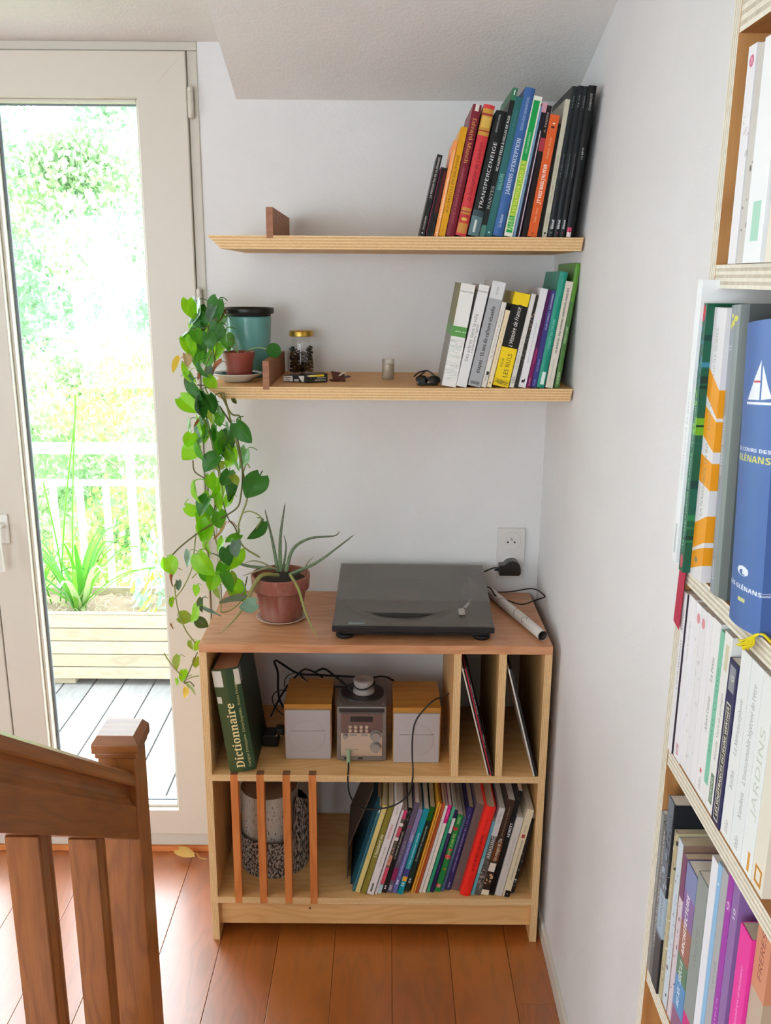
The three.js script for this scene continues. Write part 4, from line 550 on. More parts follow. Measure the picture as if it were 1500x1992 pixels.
bank([
  [1.5836, 0.0085, 0.195, 0, 0.11, -0.1405, 0, 0, 'thin grey spine, leftmost on the fourth row of the bookcase', ['#8a8984', ['t', 'la beauté', '#c4c2ba', 0.4, 0.8, 0.4]]],
  [1.5928, 0.0108, 0.188, 0, 0.11, -0.1405, 0, 0, 'dark grey spine with small white capitals on the fourth row of the bookcase', ['#6d6c6b', ['t', 'L’AMOUR AU TEMPS DU CHOLÉRA', '#dcdad6', 0.2, 0.96, 0.4]]],
  [1.6042, 0.0190, 0.226, 0, 0.12, -0.1415, 0, 0, 'tall black and white photo book on the fourth row of the bookcase', ['#6c7680', ['b', 0, 0.28, '#43484a'], ['b', 0, 1, '#1d2026', 0.86, 1.1], ['s', '#2b2f38', 22, 0.62, 0.97], ['s', '#a8b4bf', 10, 0.5, 0.8], ['b', 0.3, 0.52, '#9fb0bd'], ['t', 'DU PASSÉ', '#55616c', 0.34, 0.5, 0.34]]],
  [1.6240, 0.0080, 0.2, 0, 0.115, -0.1395, 0, 1, 'gold flecked thin spine behind the black and white photo book', ['#b9ac8a', ['s', '#e6ddc0', 20, 0, 1], ['s', '#4b4436', 12, 0, 1]]],
  [1.6330, 0.0150, 0.197, 0, 0.115, -0.138, 0, 1, 'pale blue book with a sepia photo cover on the fourth row of the bookcase', ['#c6d0d8', ['b', 0, 1, '#8b6f5e', 0.9, 1.1], ['s', '#4b3540', 10, 0, 0.8], ['t', 'les années', '#9aa4b2', 0.3, 0.7, 0.3]]],
  [1.6490, 0.0100, 0.190, 0, 0.11, -0.138, 0, 1, 'plum and white spine left of the architecture book', ['#d2c4c8', ['b', 0.75, 1, '#7a4a6a'], ['s', '#5d4048', 12, 0.1, 0.7]]],
  [1.6600, 0.0275, 0.190, 0, 0.115, -0.1375, 0, 0, 'book with violet, brown, green and blue blocks and white capitals', ['#7f87ae', ['b', 0, 0.13, '#8f5f7d'], ['b', 0.13, 0.33, '#5b8fbd'], ['b', 0.33, 0.46, '#5c7f66'], ['b', 0.46, 0.66, '#9c6a5c'], ['b', 0.66, 0.84, '#86689a'], ['t', 'ARCHITECTURE', '#ece8ea', 0.48, 0.84, 0.36, 0.42, bold], ['t', 'AU XXᵉ SIÈCLE', '#dfe6ea', 0.16, 0.44, 0.36, 0.42, bold]]],
  [1.6890, 0.0250, 0.2, 0, 0.115, -0.1375, 0, 0, 'grey green book with a hot pink foot on the fourth row of the bookcase', ['#8d9590', ['b', 0, 0.22, '#c9307a'], ['t', 'COLLECTIF', '#6d756f', 0.52, 0.74, 0.3]]],
  [1.7155, 0.0140, 0.236, 0, 0.12, -0.1375, 0, 0, 'tall white spine left of the light blue one on the fourth row', ['#e2e2e6']],
  [1.7305, 0.0080, 0.240, 0, 0.12, -0.1375, 0, 0, 'slim light blue spine on the fourth row of the bookcase', ['#8cb8d8', ['t', '1', '#f0f4f8', 0.9, 0.93, 0.5]]],
  [1.7395, 0.0130, 0.242, 0, 0.12, -0.1375, 0, 0, 'slim silver grey spine right of the light blue one', ['#a9a9aa', ['t', 'revue', '#7b7b7d', 0.5, 0.62, 0.4]]],
  [1.7535, 0.0105, 0.246, 0, 0.12, -0.1375, 0, 0, 'violet spine with a white numeral nine', ['#9c3aa0', ['t', '9', '#f4e6f4', 0.86, 0.9, 0.7], ['t', 'les cahiers', '#e2b8e4', 0.2, 0.5, 0.3]]],
  [1.7650, 0.0130, 0.249, 0, 0.12, -0.1375, 0, 0, 'mauve spine with a white numeral ten', ['#8a6aa0', ['t', '10', '#f0ecf4', 0.85, 0.9, 0.5]]],
  [1.7890, 0.0220, 0.226, 0, 0.1, -0.139, 0, 2, 'hot pink book with a beige cover at the picture edge', ['#e23a98', ['t', 'MOILEN', '#f8d6ea', 0.25, 0.5, 0.5], ['t', 'Histoires d’aimer', '#f0b4d8', 0.55, 0.85, 0.24, 0.5, ital]]],
  [1.8125, 0.0240, 0.25, 0, 0.11, -0.136, 0, 2, 'beige book with brown capitals at the picture edge', ['#b8a690', ['b', 0.75, 1, '#c98a6a'], ['t', 'FRERES', '#7a3a2c', 0.8, 0.98, 0.4]]],
], 0.983, 'books on the fourth row of the bookcase');

// measured centre lines (metres); vine leaves: colour, x, y, z, length, tip angle, narrowness
const LEAVES = `G -0.903 1.639 0.236 0.050 15 0.55
S -0.893 1.632 0.204 0.062 -12 0.6
D -0.842 1.642 0.225 0.053 -25 0.9
S -0.851 1.627 0.231 0.042 -10 0.75
D -0.878 1.607 0.218 0.049 10 0.9
M -0.900 1.582 0.260 0.042 -55 0.6
G -0.896 1.555 0.297 0.050 25 0.75
M -0.870 1.580 0.315 0.037 20 0.8
M -0.877 1.529 0.283 0.040 -20 1
Y -0.935 1.509 0.243 0.041 -22 0.6
G -0.909 1.495 0.240 0.045 20 0.6
D -0.856 1.469 0.407 0.048 35 0.8
S -0.907 1.465 0.272 0.044 5 0.35
D -0.870 1.553 0.244 0.040 10 0.9
D -0.829 1.587 0.288 0.047 -15 0.9
D -0.836 1.574 0.332 0.040 10 0.9
B -0.869 1.557 0.225 0.023 40 0.3
B -0.814 1.519 0.389 0.038 -40 0.55
B -0.828 1.637 0.172 0.024 30 0.5
B -0.849 1.502 0.424 0.016 0 0.6
P -0.896 1.528 0.317 0.031 10 0.6
G -0.913 1.597 0.168 0.026 0 0.7
S -0.917 1.577 0.239 0.027 -50 0.3
D -0.850 1.610 0.154 0.033 -10 0.7
G -0.896 1.483 0.249 0.032 30 0.5
S -0.835 1.504 0.393 0.036 0 0.5
G -0.890 1.428 0.351 0.052 50 0.9
O -0.839 1.406 0.335 0.049 12 0.6
D -0.811 1.432 0.393 0.049 20 0.45
M -0.905 1.364 0.272 0.040 0 0.35
B -0.879 1.386 0.335 0.021 -30 0.6
G -0.869 1.374 0.322 0.049 5 0.4
G -0.868 1.350 0.299 0.044 5 0.4
G -0.900 1.341 0.313 0.038 -20 0.9
G -0.910 1.302 0.265 0.049 -40 1
M -0.871 1.309 0.312 0.060 25 0.5
D -0.768 1.362 0.321 0.059 35 0.95
M -0.836 1.332 0.310 0.060 0 0.4
D -0.822 1.324 0.249 0.057 0 0.5
M -0.801 1.293 0.283 0.065 38 0.5
M -0.779 1.284 0.250 0.053 -15 0.6
O -0.838 1.269 0.280 0.030 -80 0.7
O -0.792 1.246 0.322 0.028 30 0.9
D -0.749 1.234 0.326 0.066 -35 0.95
G -0.839 1.212 0.277 0.063 5 0.75
D -0.819 1.205 0.262 0.062 5 0.4
G -0.853 1.240 0.321 0.038 10 0.6
G -0.888 1.211 0.316 0.056 15 0.45
G -0.872 1.184 0.292 0.045 -35 0.7
G -0.907 1.156 0.261 0.048 70 0.9
M -0.873 1.156 0.265 0.039 10 0.9
G -0.841 1.186 0.315 0.040 15 0.5
G -0.884 1.121 0.298 0.067 8 0.45
D -0.757 1.099 0.247 0.059 -40 0.6
B -0.831 1.115 0.311 0.055 -32 0.25
M -0.810 1.095 0.295 0.041 -60 0.7
S -0.796 1.081 0.346 0.040 0 0.6
G -0.879 1.059 0.252 0.046 10 0.6
S -0.926 1.029 0.267 0.042 -5 0.6
G -0.951 1.040 0.356 0.044 20 1
B -0.966 0.985 0.284 0.046 -10 0.3
G -0.870 1.038 0.342 0.065 35 1
D -0.822 1.054 0.323 0.045 10 0.7
M -0.842 1.000 0.276 0.040 -10 0.9
G -0.862 0.982 0.302 0.048 -10 0.9
O -0.829 0.967 0.258 0.044 10 0.9
G -0.892 0.974 0.348 0.028 5 0.8
S -0.955 0.963 0.280 0.025 0 0.5
G -0.970 0.925 0.300 0.026 0 0.35
O -0.852 0.948 0.287 0.031 20 0.8
O -0.935 0.884 0.300 0.036 75 0.9
G -0.902 0.904 0.325 0.046 -20 0.55
K -0.894 0.916 0.295 0.036 0 0.7
K -0.886 0.883 0.334 0.033 60 0.95
S -0.873 0.900 0.282 0.059 60 0.3
S -0.819 0.937 0.289 0.067 -70 0.55
S -0.771 0.925 0.324 0.043 -75 0.7
B -0.960 0.875 0.335 0.017 20 0.4
O -0.923 0.810 0.303 0.025 10 0.8
G -0.912 0.803 0.293 0.030 -10 0.7
O -0.975 0.737 0.246 0.037 -10 0.75
O -0.925 0.740 0.253 0.028 0 0.8
G -0.949 0.729 0.308 0.032 -5 0.8
G -0.970 0.697 0.277 0.019 10 0.7
O -0.922 0.710 0.331 0.044 40 0.6
Y -0.957 0.649 0.242 0.029 -5 0.7
K -0.772 1.447 0.421 0.015 30 0.5
D -0.837 1.355 0.316 0.047 -10 0.5
D -0.829 1.300 0.260 0.045 20 0.6
D -0.827 1.439 0.417 0.045 15 0.5
D -0.851 1.423 0.405 0.041 10 0.4
S -0.855 1.436 0.400 0.049 -5 0.35
D -0.838 1.448 0.410 0.045 20 0.7
D -0.875 1.630 0.209 0.036 -21 0.75
M -0.837 1.611 0.187 0.037 -44 0.75
G -0.870 1.590 0.149 0.062 13 0.9
M -0.811 1.573 0.269 0.051 5 0.55
D -0.891 1.576 0.235 0.060 -30 0.55
G -0.837 1.537 0.269 0.051 -38 0.75
D -0.889 1.538 0.282 0.035 27 0.4
D -0.838 1.516 0.423 0.040 29 0.55
G -0.886 1.490 0.338 0.035 40 0.4
G -0.823 1.487 0.417 0.033 42 0.75
G -0.859 1.449 0.389 0.049 43 0.4
M -0.867 1.398 0.242 0.053 1 0.4
M -0.828 1.391 0.317 0.035 15 0.9
D -0.805 1.367 0.314 0.035 4 0.4
S -0.872 1.356 0.288 0.060 -13 0.75
M -0.828 1.320 0.299 0.036 16 0.4
G -0.805 1.295 0.296 0.052 -15 0.75
D -0.849 1.288 0.328 0.051 -42 0.9
D -0.815 1.249 0.320 0.044 -25 0.9
G -0.851 1.207 0.302 0.036 -27 0.4
D -0.875 1.177 0.313 0.052 -29 0.75
G -0.824 1.174 0.247 0.037 -20 0.75
M -0.839 1.146 0.315 0.045 1 0.75
G -0.874 1.109 0.300 0.061 -20 0.9
G -0.835 1.080 0.313 0.037 -23 0.55
G -0.812 1.029 0.277 0.063 -29 0.55
M -0.891 0.967 0.215 0.047 40 0.75
M -0.828 0.978 0.307 0.054 27 0.4
D -0.912 1.000 0.233 0.047 44 0.55
G -0.816 0.932 0.234 0.064 34 0.75`;
const VINES = [[[-0.890,1.441,0.300],[-0.863,1.382,0.300],[-0.841,1.300,0.300],[-0.832,1.246,0.300],[-0.830,1.192,0.300],[-0.846,1.169,0.300],[-0.867,1.114,0.300],[-0.877,1.074,0.300]],
[[-0.826,1.421,0.310],[-0.792,1.362,0.310],[-0.777,1.264,0.310],[-0.783,1.203,0.310],[-0.791,1.176,0.310],[-0.830,1.148,0.310],[-0.888,1.111,0.310],[-0.936,1.073,0.310],[-0.960,1.049,0.310]],
[[-0.811,1.457,0.370],[-0.806,1.442,0.360],[-0.794,1.405,0.330],[-0.780,1.395,0.300],[-0.779,1.383,0.300]],
[[-0.803,1.457,0.370],[-0.797,1.360,0.300],[-0.786,1.308,0.300],[-0.777,1.258,0.300],[-0.769,1.197,0.300],[-0.782,1.158,0.300],[-0.795,1.119,0.290],[-0.790,1.066,0.270],[-0.751,1.029,0.250]],
[[-0.881,1.441,0.270],[-0.863,1.377,0.270],[-0.850,1.294,0.270],[-0.841,1.240,0.270],[-0.851,1.185,0.270],[-0.863,1.121,0.270],[-0.878,1.081,0.270]],
[[-0.898,1.106,0.300],[-0.906,1.050,0.300],[-0.910,1.022,0.300],[-0.936,0.965,0.300],[-0.969,0.923,0.300]],
[[-0.951,0.983,0.330],[-0.946,0.922,0.330],[-0.930,0.865,0.330],[-0.907,0.828,0.330]],
[[-0.891,0.825,0.380],[-0.923,0.754,0.380],[-0.929,0.742,0.380],[-0.914,0.746,0.380],[-0.903,0.734,0.380]],
[[-0.825,1.059,0.250],[-0.858,1.004,0.270],[-0.846,0.962,0.280],[-0.845,0.899,0.300]],
[[-0.845,0.899,0.300],[-0.830,0.894,0.280],[-0.806,0.906,0.250],[-0.802,0.929,0.220]],
[[-0.792,0.960,0.200],[-0.810,0.884,0.180]],
[[-0.978,0.813,0.360],[-0.969,0.795,0.360],[-0.952,0.770,0.360],[-0.937,0.753,0.360]],
[[-0.877,1.074,0.300],[-0.870,1.042,0.300],[-0.891,1.014,0.300],[-0.913,0.989,0.300]],
[[-0.897,1.288,0.300],[-0.894,1.261,0.300],[-0.866,1.238,0.300],[-0.863,1.212,0.300]],
[[-0.749,1.117,0.300],[-0.737,1.146,0.300],[-0.763,1.162,0.300],[-0.782,1.158,0.300]],
[[-0.760,1.270,0.300],[-0.767,1.281,0.300],[-0.777,1.258,0.300]],
[[-0.834,1.187,0.280],[-0.820,1.136,0.280],[-0.806,1.117,0.280],[-0.792,1.069,0.280]],
[[-0.856,1.161,0.270],[-0.861,1.125,0.270],[-0.855,1.073,0.270],[-0.841,1.041,0.270],[-0.858,1.004,0.270]],
[[-0.924,0.753,0.385],[-0.908,0.761,0.385],[-0.889,0.765,0.385]],
[[-0.826,1.640,0.160],[-0.837,1.609,0.240],[-0.851,1.604,0.270],[-0.848,1.587,0.290],[-0.838,1.550,0.300],[-0.833,1.518,0.310],[-0.835,1.487,0.360]],
[[-0.827,1.642,0.150],[-0.840,1.621,0.220],[-0.859,1.585,0.270],[-0.873,1.571,0.280],[-0.891,1.570,0.280],[-0.910,1.566,0.280]],
[[-0.836,1.639,0.170],[-0.831,1.600,0.220],[-0.836,1.569,0.250],[-0.838,1.536,0.270],[-0.838,1.504,0.300]],
[[-0.851,1.602,0.270],[-0.870,1.597,0.270],[-0.892,1.596,0.270]],
[[-0.845,1.599,0.240],[-0.831,1.591,0.230],[-0.821,1.597,0.230],[-0.827,1.600,0.230]],
[[-0.895,1.511,0.300],[-0.912,1.524,0.300]],
[[-0.833,1.489,0.370],[-0.846,1.478,0.380],[-0.861,1.478,0.380]],
[[-0.840,1.549,0.290],[-0.850,1.524,0.310],[-0.847,1.492,0.370],[-0.839,1.460,0.380],[-0.822,1.435,0.360]]];
const ALOE = [[[[-0.710,0.977,0.210],[-0.726,1.059,0.190],[-0.744,1.137,0.180]],0.0046],
[[[-0.704,0.977,0.210],[-0.703,1.066,0.200],[-0.690,1.156,0.190]],0.0050],
[[[-0.698,0.978,0.200],[-0.690,1.042,0.190],[-0.696,1.068,0.180]],0.0031],
[[[-0.690,0.977,0.210],[-0.670,1.037,0.200],[-0.630,1.061,0.190],[-0.558,1.069,0.180],[-0.551,1.080,0.180]],0.0050],
[[[-0.682,0.969,0.210],[-0.610,1.000,0.200],[-0.550,1.043,0.190],[-0.512,1.071,0.180]],0.0046],
[[[-0.706,0.978,0.240],[-0.742,0.988,0.270],[-0.758,0.973,0.285],[-0.775,0.939,0.295],[-0.801,0.895,0.310],[-0.841,0.853,0.325]],0.0054],
[[[-0.713,0.988,0.220],[-0.730,0.999,0.240],[-0.759,0.995,0.260],[-0.793,0.985,0.270]],0.0031],
[[[-0.726,0.985,0.210],[-0.788,0.996,0.220],[-0.834,1.016,0.230],[-0.876,1.037,0.240]],0.0046],
[[[-0.674,0.982,0.250],[-0.650,0.959,0.290],[-0.628,0.908,0.330],[-0.597,0.857,0.365]],0.0042],
[[[-0.671,0.965,0.200],[-0.648,0.975,0.190],[-0.632,0.997,0.180],[-0.618,1.010,0.180]],0.0019],
[[[-0.715,0.978,0.200],[-0.751,0.998,0.200],[-0.775,1.003,0.200],[-0.799,0.996,0.200]],0.0027]];
const CABLES = [[[[-0.462,0.688,0.250],[-0.471,0.686,0.220],[-0.512,0.678,0.200],[-0.614,0.655,0.140],[-0.673,0.650,0.120],[-0.743,0.671,0.080],[-0.732,0.646,0.100],[-0.727,0.618,0.140],[-0.716,0.611,0.200],[-0.699,0.612,0.250]],0.0027],
[[[-0.741,0.559,0.200],[-0.716,0.605,0.170],[-0.692,0.629,0.130],[-0.674,0.642,0.110],[-0.657,0.653,0.100],[-0.634,0.647,0.100],[-0.604,0.638,0.120]],0.0024],
[[[-0.666,0.650,0.130],[-0.640,0.646,0.170],[-0.610,0.643,0.190],[-0.554,0.649,0.200],[-0.525,0.660,0.230]],0.0022],
[[[-0.627,0.653,0.120],[-0.604,0.664,0.120],[-0.570,0.668,0.170],[-0.536,0.664,0.220],[-0.514,0.652,0.240]],0.0027],
[[[-0.473,0.683,0.220],[-0.443,0.675,0.190],[-0.424,0.658,0.160],[-0.407,0.644,0.150]],0.0024],
[[[-0.516,0.677,0.245],[-0.497,0.672,0.262],[-0.475,0.675,0.262],[-0.459,0.681,0.240],[-0.461,0.680,0.220]],0.0024],
[[[-0.711,0.609,0.120],[-0.709,0.631,0.120],[-0.696,0.646,0.120],[-0.673,0.653,0.120]],0.0012],
[[[-0.705,0.596,0.120],[-0.727,0.611,0.150],[-0.739,0.602,0.170],[-0.731,0.585,0.190],[-0.706,0.562,0.200]],0.0012]];
const LEAD = [[-0.524,0.508,0.335],[-0.523,0.498,0.360],[-0.523,0.485,0.400],[-0.516,0.443,0.402],[-0.493,0.413,0.402],[-0.447,0.408,0.402],[-0.401,0.421,0.402],[-0.369,0.451,0.402],[-0.359,0.500,0.398],[-0.360,0.541,0.370],[-0.360,0.574,0.350],[-0.353,0.622,0.345],[-0.331,0.655,0.340],[-0.305,0.679,0.335],[-0.276,0.673,0.300],[-0.261,0.657,0.250]];
const PLUG_LEAD = [[-0.113,0.932,0.030],[-0.126,0.933,0.030],[-0.140,0.926,0.025],[-0.156,0.916,0.020],[-0.175,0.901,0.015],[-0.200,0.888,0.012]];
const LOOP_LEAD = [[-0.148,0.887,0.060],[-0.140,0.888,0.080],[-0.129,0.875,0.100],[-0.108,0.869,0.105],[-0.084,0.861,0.110],[-0.065,0.857,0.115],[-0.050,0.860,0.120],[-0.026,0.872,0.125],[-0.010,0.882,0.135],[-0.005,0.894,0.155],[-0.007,0.893,0.130],[-0.016,0.881,0.060],[-0.031,0.871,0.030],[-0.075,0.859,0.020],[-0.116,0.855,0.015],[-0.124,0.853,0.012]];

// ---------------------------------------------------------------- dictionary, speakers, stereo, records
function printed(w, h, paint, mat = {}) {                                          // flat print on its own small canvas
  const c = document.createElement('canvas'); c.width = w; c.height = h; paint(c.getContext('2d'), w, h);
  const t = new THREE.CanvasTexture(c); t.colorSpace = THREE.SRGBColorSpace; t.magFilter = THREE.LinearFilter;
  return P('#ffffff', 0.45, { map: t, ...mat });
}
{
  const o = thing('dictionary', 'thick dark green dictionary with repaired corners leaning in the middle bay', 'dictionary', -0.825, 0.4946, 0.372);
  const w = 0.068, h = 0.283, d = 0.205, lean = 7.4; o.rotation.z = rad(lean);
  const sp = new THREE.BoxGeometry(w, h, 0.004, 10, 1, 1), p = sp.attributes.position;
  for (let i = 0; i < p.count; i++) { const t = 2 * p.getX(i) / w; p.setZ(i, p.getZ(i) + 0.007 * (1 - t * t)); }
  sp.computeVertexNormals(); sp.clearGroups(); sp.translate(w / 2, h / 2, -0.002);
  const uv = sp.attributes.uv, q = sp.attributes.position; for (let i = 0; i < q.count; i++) uv.setXY(i, q.getX(i) / w, q.getY(i) / h);
  const art = printed(256, 1024, (c, W, H) => {
    const g = '#274426'; c.fillStyle = g; c.fillRect(0, 0, W, H); c.fillStyle = '#3a4a20'; c.fillRect(0, 0, W * 0.5, H);
    c.save(); c.translate(W * 0.47, H * 0.965); c.rotate(-PI / 2); c.fillStyle = '#f2dfa0'; c.font = `bold ${W * 0.42}px serif`; c.textBaseline = 'middle'; const t = c.measureText('Dictionnaire').width; c.scale(H * 0.64 / t, 1); c.fillText('Dictionnaire', 0, 0); c.restore();
    c.save(); c.translate(W * 0.8, H * 0.965); c.rotate(-PI / 2); c.fillStyle = '#d9cf8a'; c.font = `${W * 0.12}px serif`; c.textBaseline = 'middle'; const s = 'Langue Française. Encyclopédie. Noms Propres', t2 = c.measureText(s).width; c.scale(H * 0.86 / t2, 1); c.fillText(s, 0, 0); c.restore();
  });
  add('spine', sp, art, o);
  const board = M('#1f3324', 0.5);
  add('cover', merge([span(0, 0.003, 0, h, -d, -0.003, 0.001), span(w - 0.003, w, 0, h, -d, -0.003, 0.001)]), board, o);
  add('pages', span(0.0032, w - 0.0032, 0.003, h - 0.004, -d + 0.004, -0.004, 0), PAGES[4], o);
  const tape = M('#d6cdbd', 0.6), bz = (x) => 0.0074 * (1 - Math.pow(2 * (x - w / 2) / w, 2)) + 0.0002;
  const patch = (x0, x1, y0, y1) => { const g = new THREE.BoxGeometry(x1 - x0, y1 - y0, 0.0005, 4, 1, 1), a = g.attributes.position; for (let i = 0; i < a.count; i++) { const x = a.getX(i) + (x0 + x1) / 2; a.setZ(i, a.getZ(i) + bz(x)); } g.translate((x0 + x1) / 2, (y0 + y1) / 2, 0); g.computeVertexNormals(); return g; };
  add('tape_patch', patch(0.001, 0.025, h - 0.047, h - 0.004), tape, o, 'pale tape patch on the spine'); add('tape_patch', patch(0.055, 0.0675, h - 0.045, h - 0.004), tape, o, 'pale tape patch on the spine'); add('tape_patch', patch(0.002, 0.014, h - 0.092, h - 0.074), tape, o, 'pale tape patch on the spine');
  add('tape_wrap', span(w + 0.0001, w + 0.0007, h - 0.042, h - 0.002, -0.02, 0, 0), M('#7c7f78', 0.5), o, 'grey tape folded onto the cover');
}
{
  const veneer = M('#ffffff', 0.45, { map: woodMap('#c98d3c', '#a3661f', 14, 5, 0.4) }), cloth = M('#b5aba8', 0.85, { bumpMap: texture(128, 128, (u, v) => 0.5 + 0.5 * Math.sin(u * 400) * Math.sin(v * 400), 0.06, 0.06, false), bumpScale: 0.0004 }), silver = M('#a59f99', 0.4, { metalness: 0.5 });
  const speaker = (label, x0, x1, zf, yaw) => {
    const o = thing('loudspeaker', label, 'speaker', (x0 + x1) / 2, CB.mid + 0.0003, zf, 'small loudspeakers of the stereo'), w = x1 - x0, h = 0.154, d = 0.172; o.rotation.y = yaw;
    const c = prism([[0, 0], [d, 0], [d, h], [0.016, h], [0, h - 0.012]].map(([z, y]) => [-z, y]).reverse(), w).rotateY(PI / 2).translate(-w / 2, 0, 0);
    c.translate(0, 0, 0);
    c.computeBoundingBox(); const bb = c.boundingBox; c.translate(-(bb.min.x + bb.max.x) / 2, 0, -bb.max.z);
    add('cabinet', metreUV(c, 'x'), veneer, o);
    const fr = box(w - 0.004, h - 0.014, 0.007, 0, (h - 0.014) / 2 + 0.0005, 0.0036, 0.0025, 'x', 2); add('grille', fr, cloth, o, 'pale grey cloth grille');
    const bump = new THREE.SphereGeometry(1, 40, 12, 0, 6.29, 0, PI / 2).rotateX(PI / 2); bump.scale(w * 0.37, w * 0.37, 0.0022); bump.translate(0, h * 0.43, 0.007); add('cone_bulge', bump, cloth, o);
    add('slot_line', span(-w * 0.36, w * 0.36, h * 0.535 - 0.001, h * 0.535 + 0.001, 0.0076, 0.0097, 0.0004), silver, o);
    const lip = box(w * 0.78, 0.004, 0.012, 0, 0, 0, 0.001); lip.rotateX(0.65); lip.translate(0, h - 0.006, -0.0062); add('top_strip', lip, silver, o, 'silver strip on the chamfered edge');
    return o;
  };
  speaker('left loudspeaker with orange wood case and pale grille, beside the dictionary', -0.6915, -0.5688, 0.303, 0.012);
  speaker('right loudspeaker with orange wood case and pale grille, next to the record slots', -0.410, -0.2865, 0.318, 0.004);
  // compact stereo
  const o = thing('compact_stereo', 'small silver and bronze stereo unit between the two loudspeakers', 'stereo', -0.4904, CB.mid + 0.0003, 0.318), w = 0.129, h = 0.156, d = 0.172;
  const body = M('#8b8580', 0.4, { metalness: 0.55 }), dark = M('#2c2624', 0.35), bronze = M('#7a625a', 0.35, { metalness: 0.5 }), champagne = M('#cdb9a4', 0.33, { metalness: 0.45 });
  add('case', box(w, h - 0.002, d, 0, h / 2, -d / 2 - 0.001, 0.004, 'x', 2), body, o);
  add('base', span(-w / 2 + 0.006, w / 2 - 0.006, 0, 0.002, -d + 0.01, -0.01, 0), dark, o);
  const disc = new THREE.CylinderGeometry(0.057, 0.058, 0.004, 48); disc.translate(0, h + 0.001, -0.083); add('disc_lid', disc, dark, o, 'round dark disc lid on top');
  for (const [x, z] of [[0.054, -0.016], [0.052, -0.15], [-0.054, -0.016]]) add('top_screw', new THREE.CylinderGeometry(0.0022, 0.0022, 0.001, 10).translate(x, h - 0.0005, z), champagne, o);
  add('top_visor', box(w - 0.012, 0.011, 0.004, 0, h - 0.0105, 0.0, 0.002, 'x', 2), dark, o);
  const panel = add('display_panel', span(-0.0535, 0.0535, 0.082, 0.137, -0.001, 0.0022, 0.0008), bronze, o, 'bronze panel with display and buttons');
  add('screen', span(-0.029, 0.029, 0.114, 0.1295, 0.0022, 0.003, 0.0003), M('#2a2220', 0.2), panel);
  for (let r = 0; r < 2; r++) for (let k = 0; k < 4; k++) add('button', new THREE.CylinderGeometry(0.0042, 0.0046, 0.003, 18).rotateX(PI / 2).translate(-0.0295 + k * 0.0142, 0.1 - r * 0.0105, 0.0037), champagne, panel);
  const lower = add('lower_panel', span(-0.0535, 0.0535, 0.017, 0.082, -0.001, 0.0034, 0.0012), champagne, o, 'champagne coloured lower panel');
  for (const x of [-0.0215, 0.008]) add('rocker_button', box(0.017, 0.0045, 0.002, x, 0.0775, 0.0044, 0.0009), silver, lower);
  const mk = printed(128, 32, (c, W, H) => { c.fillStyle = '#cdb9a4'; c.fillRect(0, 0, W, H); c.fillStyle = '#6d625a'; c.font = 'bold 20px sans-serif'; c.fillText('ETA-7 USB-A', 2, 23); });
  const mg = new THREE.BoxGeometry(0.038, 0.0075, 0.0004).translate(-0.0235, 0.0355, 0.0035); add('print', mg, mk, lower);
  const knob = (x, y, r) => merge([new THREE.CylinderGeometry(r, r * 1.06, 0.012, 36).rotateX(PI / 2).translate(x, y, 0.009), new THREE.TorusGeometry(r * 1.12, 0.0011, 8, 36).translate(x, y, 0.0036)]);
  add('knob', knob(0.0365, 0.0765, 0.0125), silver, o); add('knob', knob(0.0365, 0.0445, 0.0125), silver, o); add('knob', knob(-0.042, 0.0765, 0.0055), silver, o);
  add('front_foot', span(-0.0535, 0.0535, 0.003, 0.0165, -0.001, 0.0022, 0.0006), body, o);
  add('jack_socket', new THREE.CylinderGeometry(0.0031, 0.0031, 0.0012, 16).rotateX(PI / 2).translate(-0.0425, 0.01, 0.0026), dark, o);
  add('data_socket', span(-0.009, 0.003, 0.0075, 0.0125, 0.0022, 0.003, 0), dark, o);
  // spool of wire on top
  const s = thing('wire_spool', 'pale plastic spool standing on the dark disc lid of the stereo', 'spool', -0.487, CB.mid + 0.1595, 0.239);
  add('spool_body', lathe([[0, 0], [0.027, 0], [0.0285, 0.002], [0.028, 0.006], [0.0262, 0.009], [0.0262, 0.03], [0.028, 0.034], [0.0265, 0.038], [0.012, 0.0385], [0.011, 0.034], [0, 0.034]], 40), M('#a49c95', 0.5), s);
  add('label_strip', new THREE.CylinderGeometry(0.0268, 0.0268, 0.008, 40, 1, true).translate(0, 0.018, 0), M('#8b837d', 0.6, { side: THREE.DoubleSide }), s);
  // cables
  const names = ['thick black cable looping over the left loudspeaker to the wire spool', 'black cable rising beside the dictionary behind the left loudspeaker', 'black cable drooping across the top of the left loudspeaker', 'black cable arching down onto the stereo disc lid', 'black cable running from the spool towards the right loudspeaker', 'black cable wound around the wire spool', 'hair thin wire arching left of the loudspeaker top', 'hair thin wire looping low beside the left loudspeaker'];
  CABLES.forEach(([pts, r], i) => { const t = thing('cable', names[i], 'cable', ...pts[0], 'cables behind the stereo'); const q = pts.map((p) => p.map((v, k) => v - pts[0][k])); add('wire', tube(q, r * 1.15, 8), MAT.cable, t); });
  const ld = thing('audio_lead', 'thin black audio lead hanging from the stereo in front of the shelf edge', 'cable', ...LEAD[0]), lq = LEAD.map((p) => p.map((v, k) => v - LEAD[0][k]));
  add('wire', tube(lq, 0.0021, 8), MAT.cable, ld);
  add('plug', merge([tube([[0, 0.022, -0.012], [0, 0.014, 0], [0, 0.0, 0.002], [0, -0.008, 0.008]], 0.0048, 12)]), P('#a9c79a', 0.35, { transmission: 0.25, thickness: 0 }), ld, 'pale green plug');
  const ad = thing('power_adapter', 'black power plugs lying behind the dictionary in the middle bay', 'adapter', -0.738, CB.mid + 0.0003, 0.225);
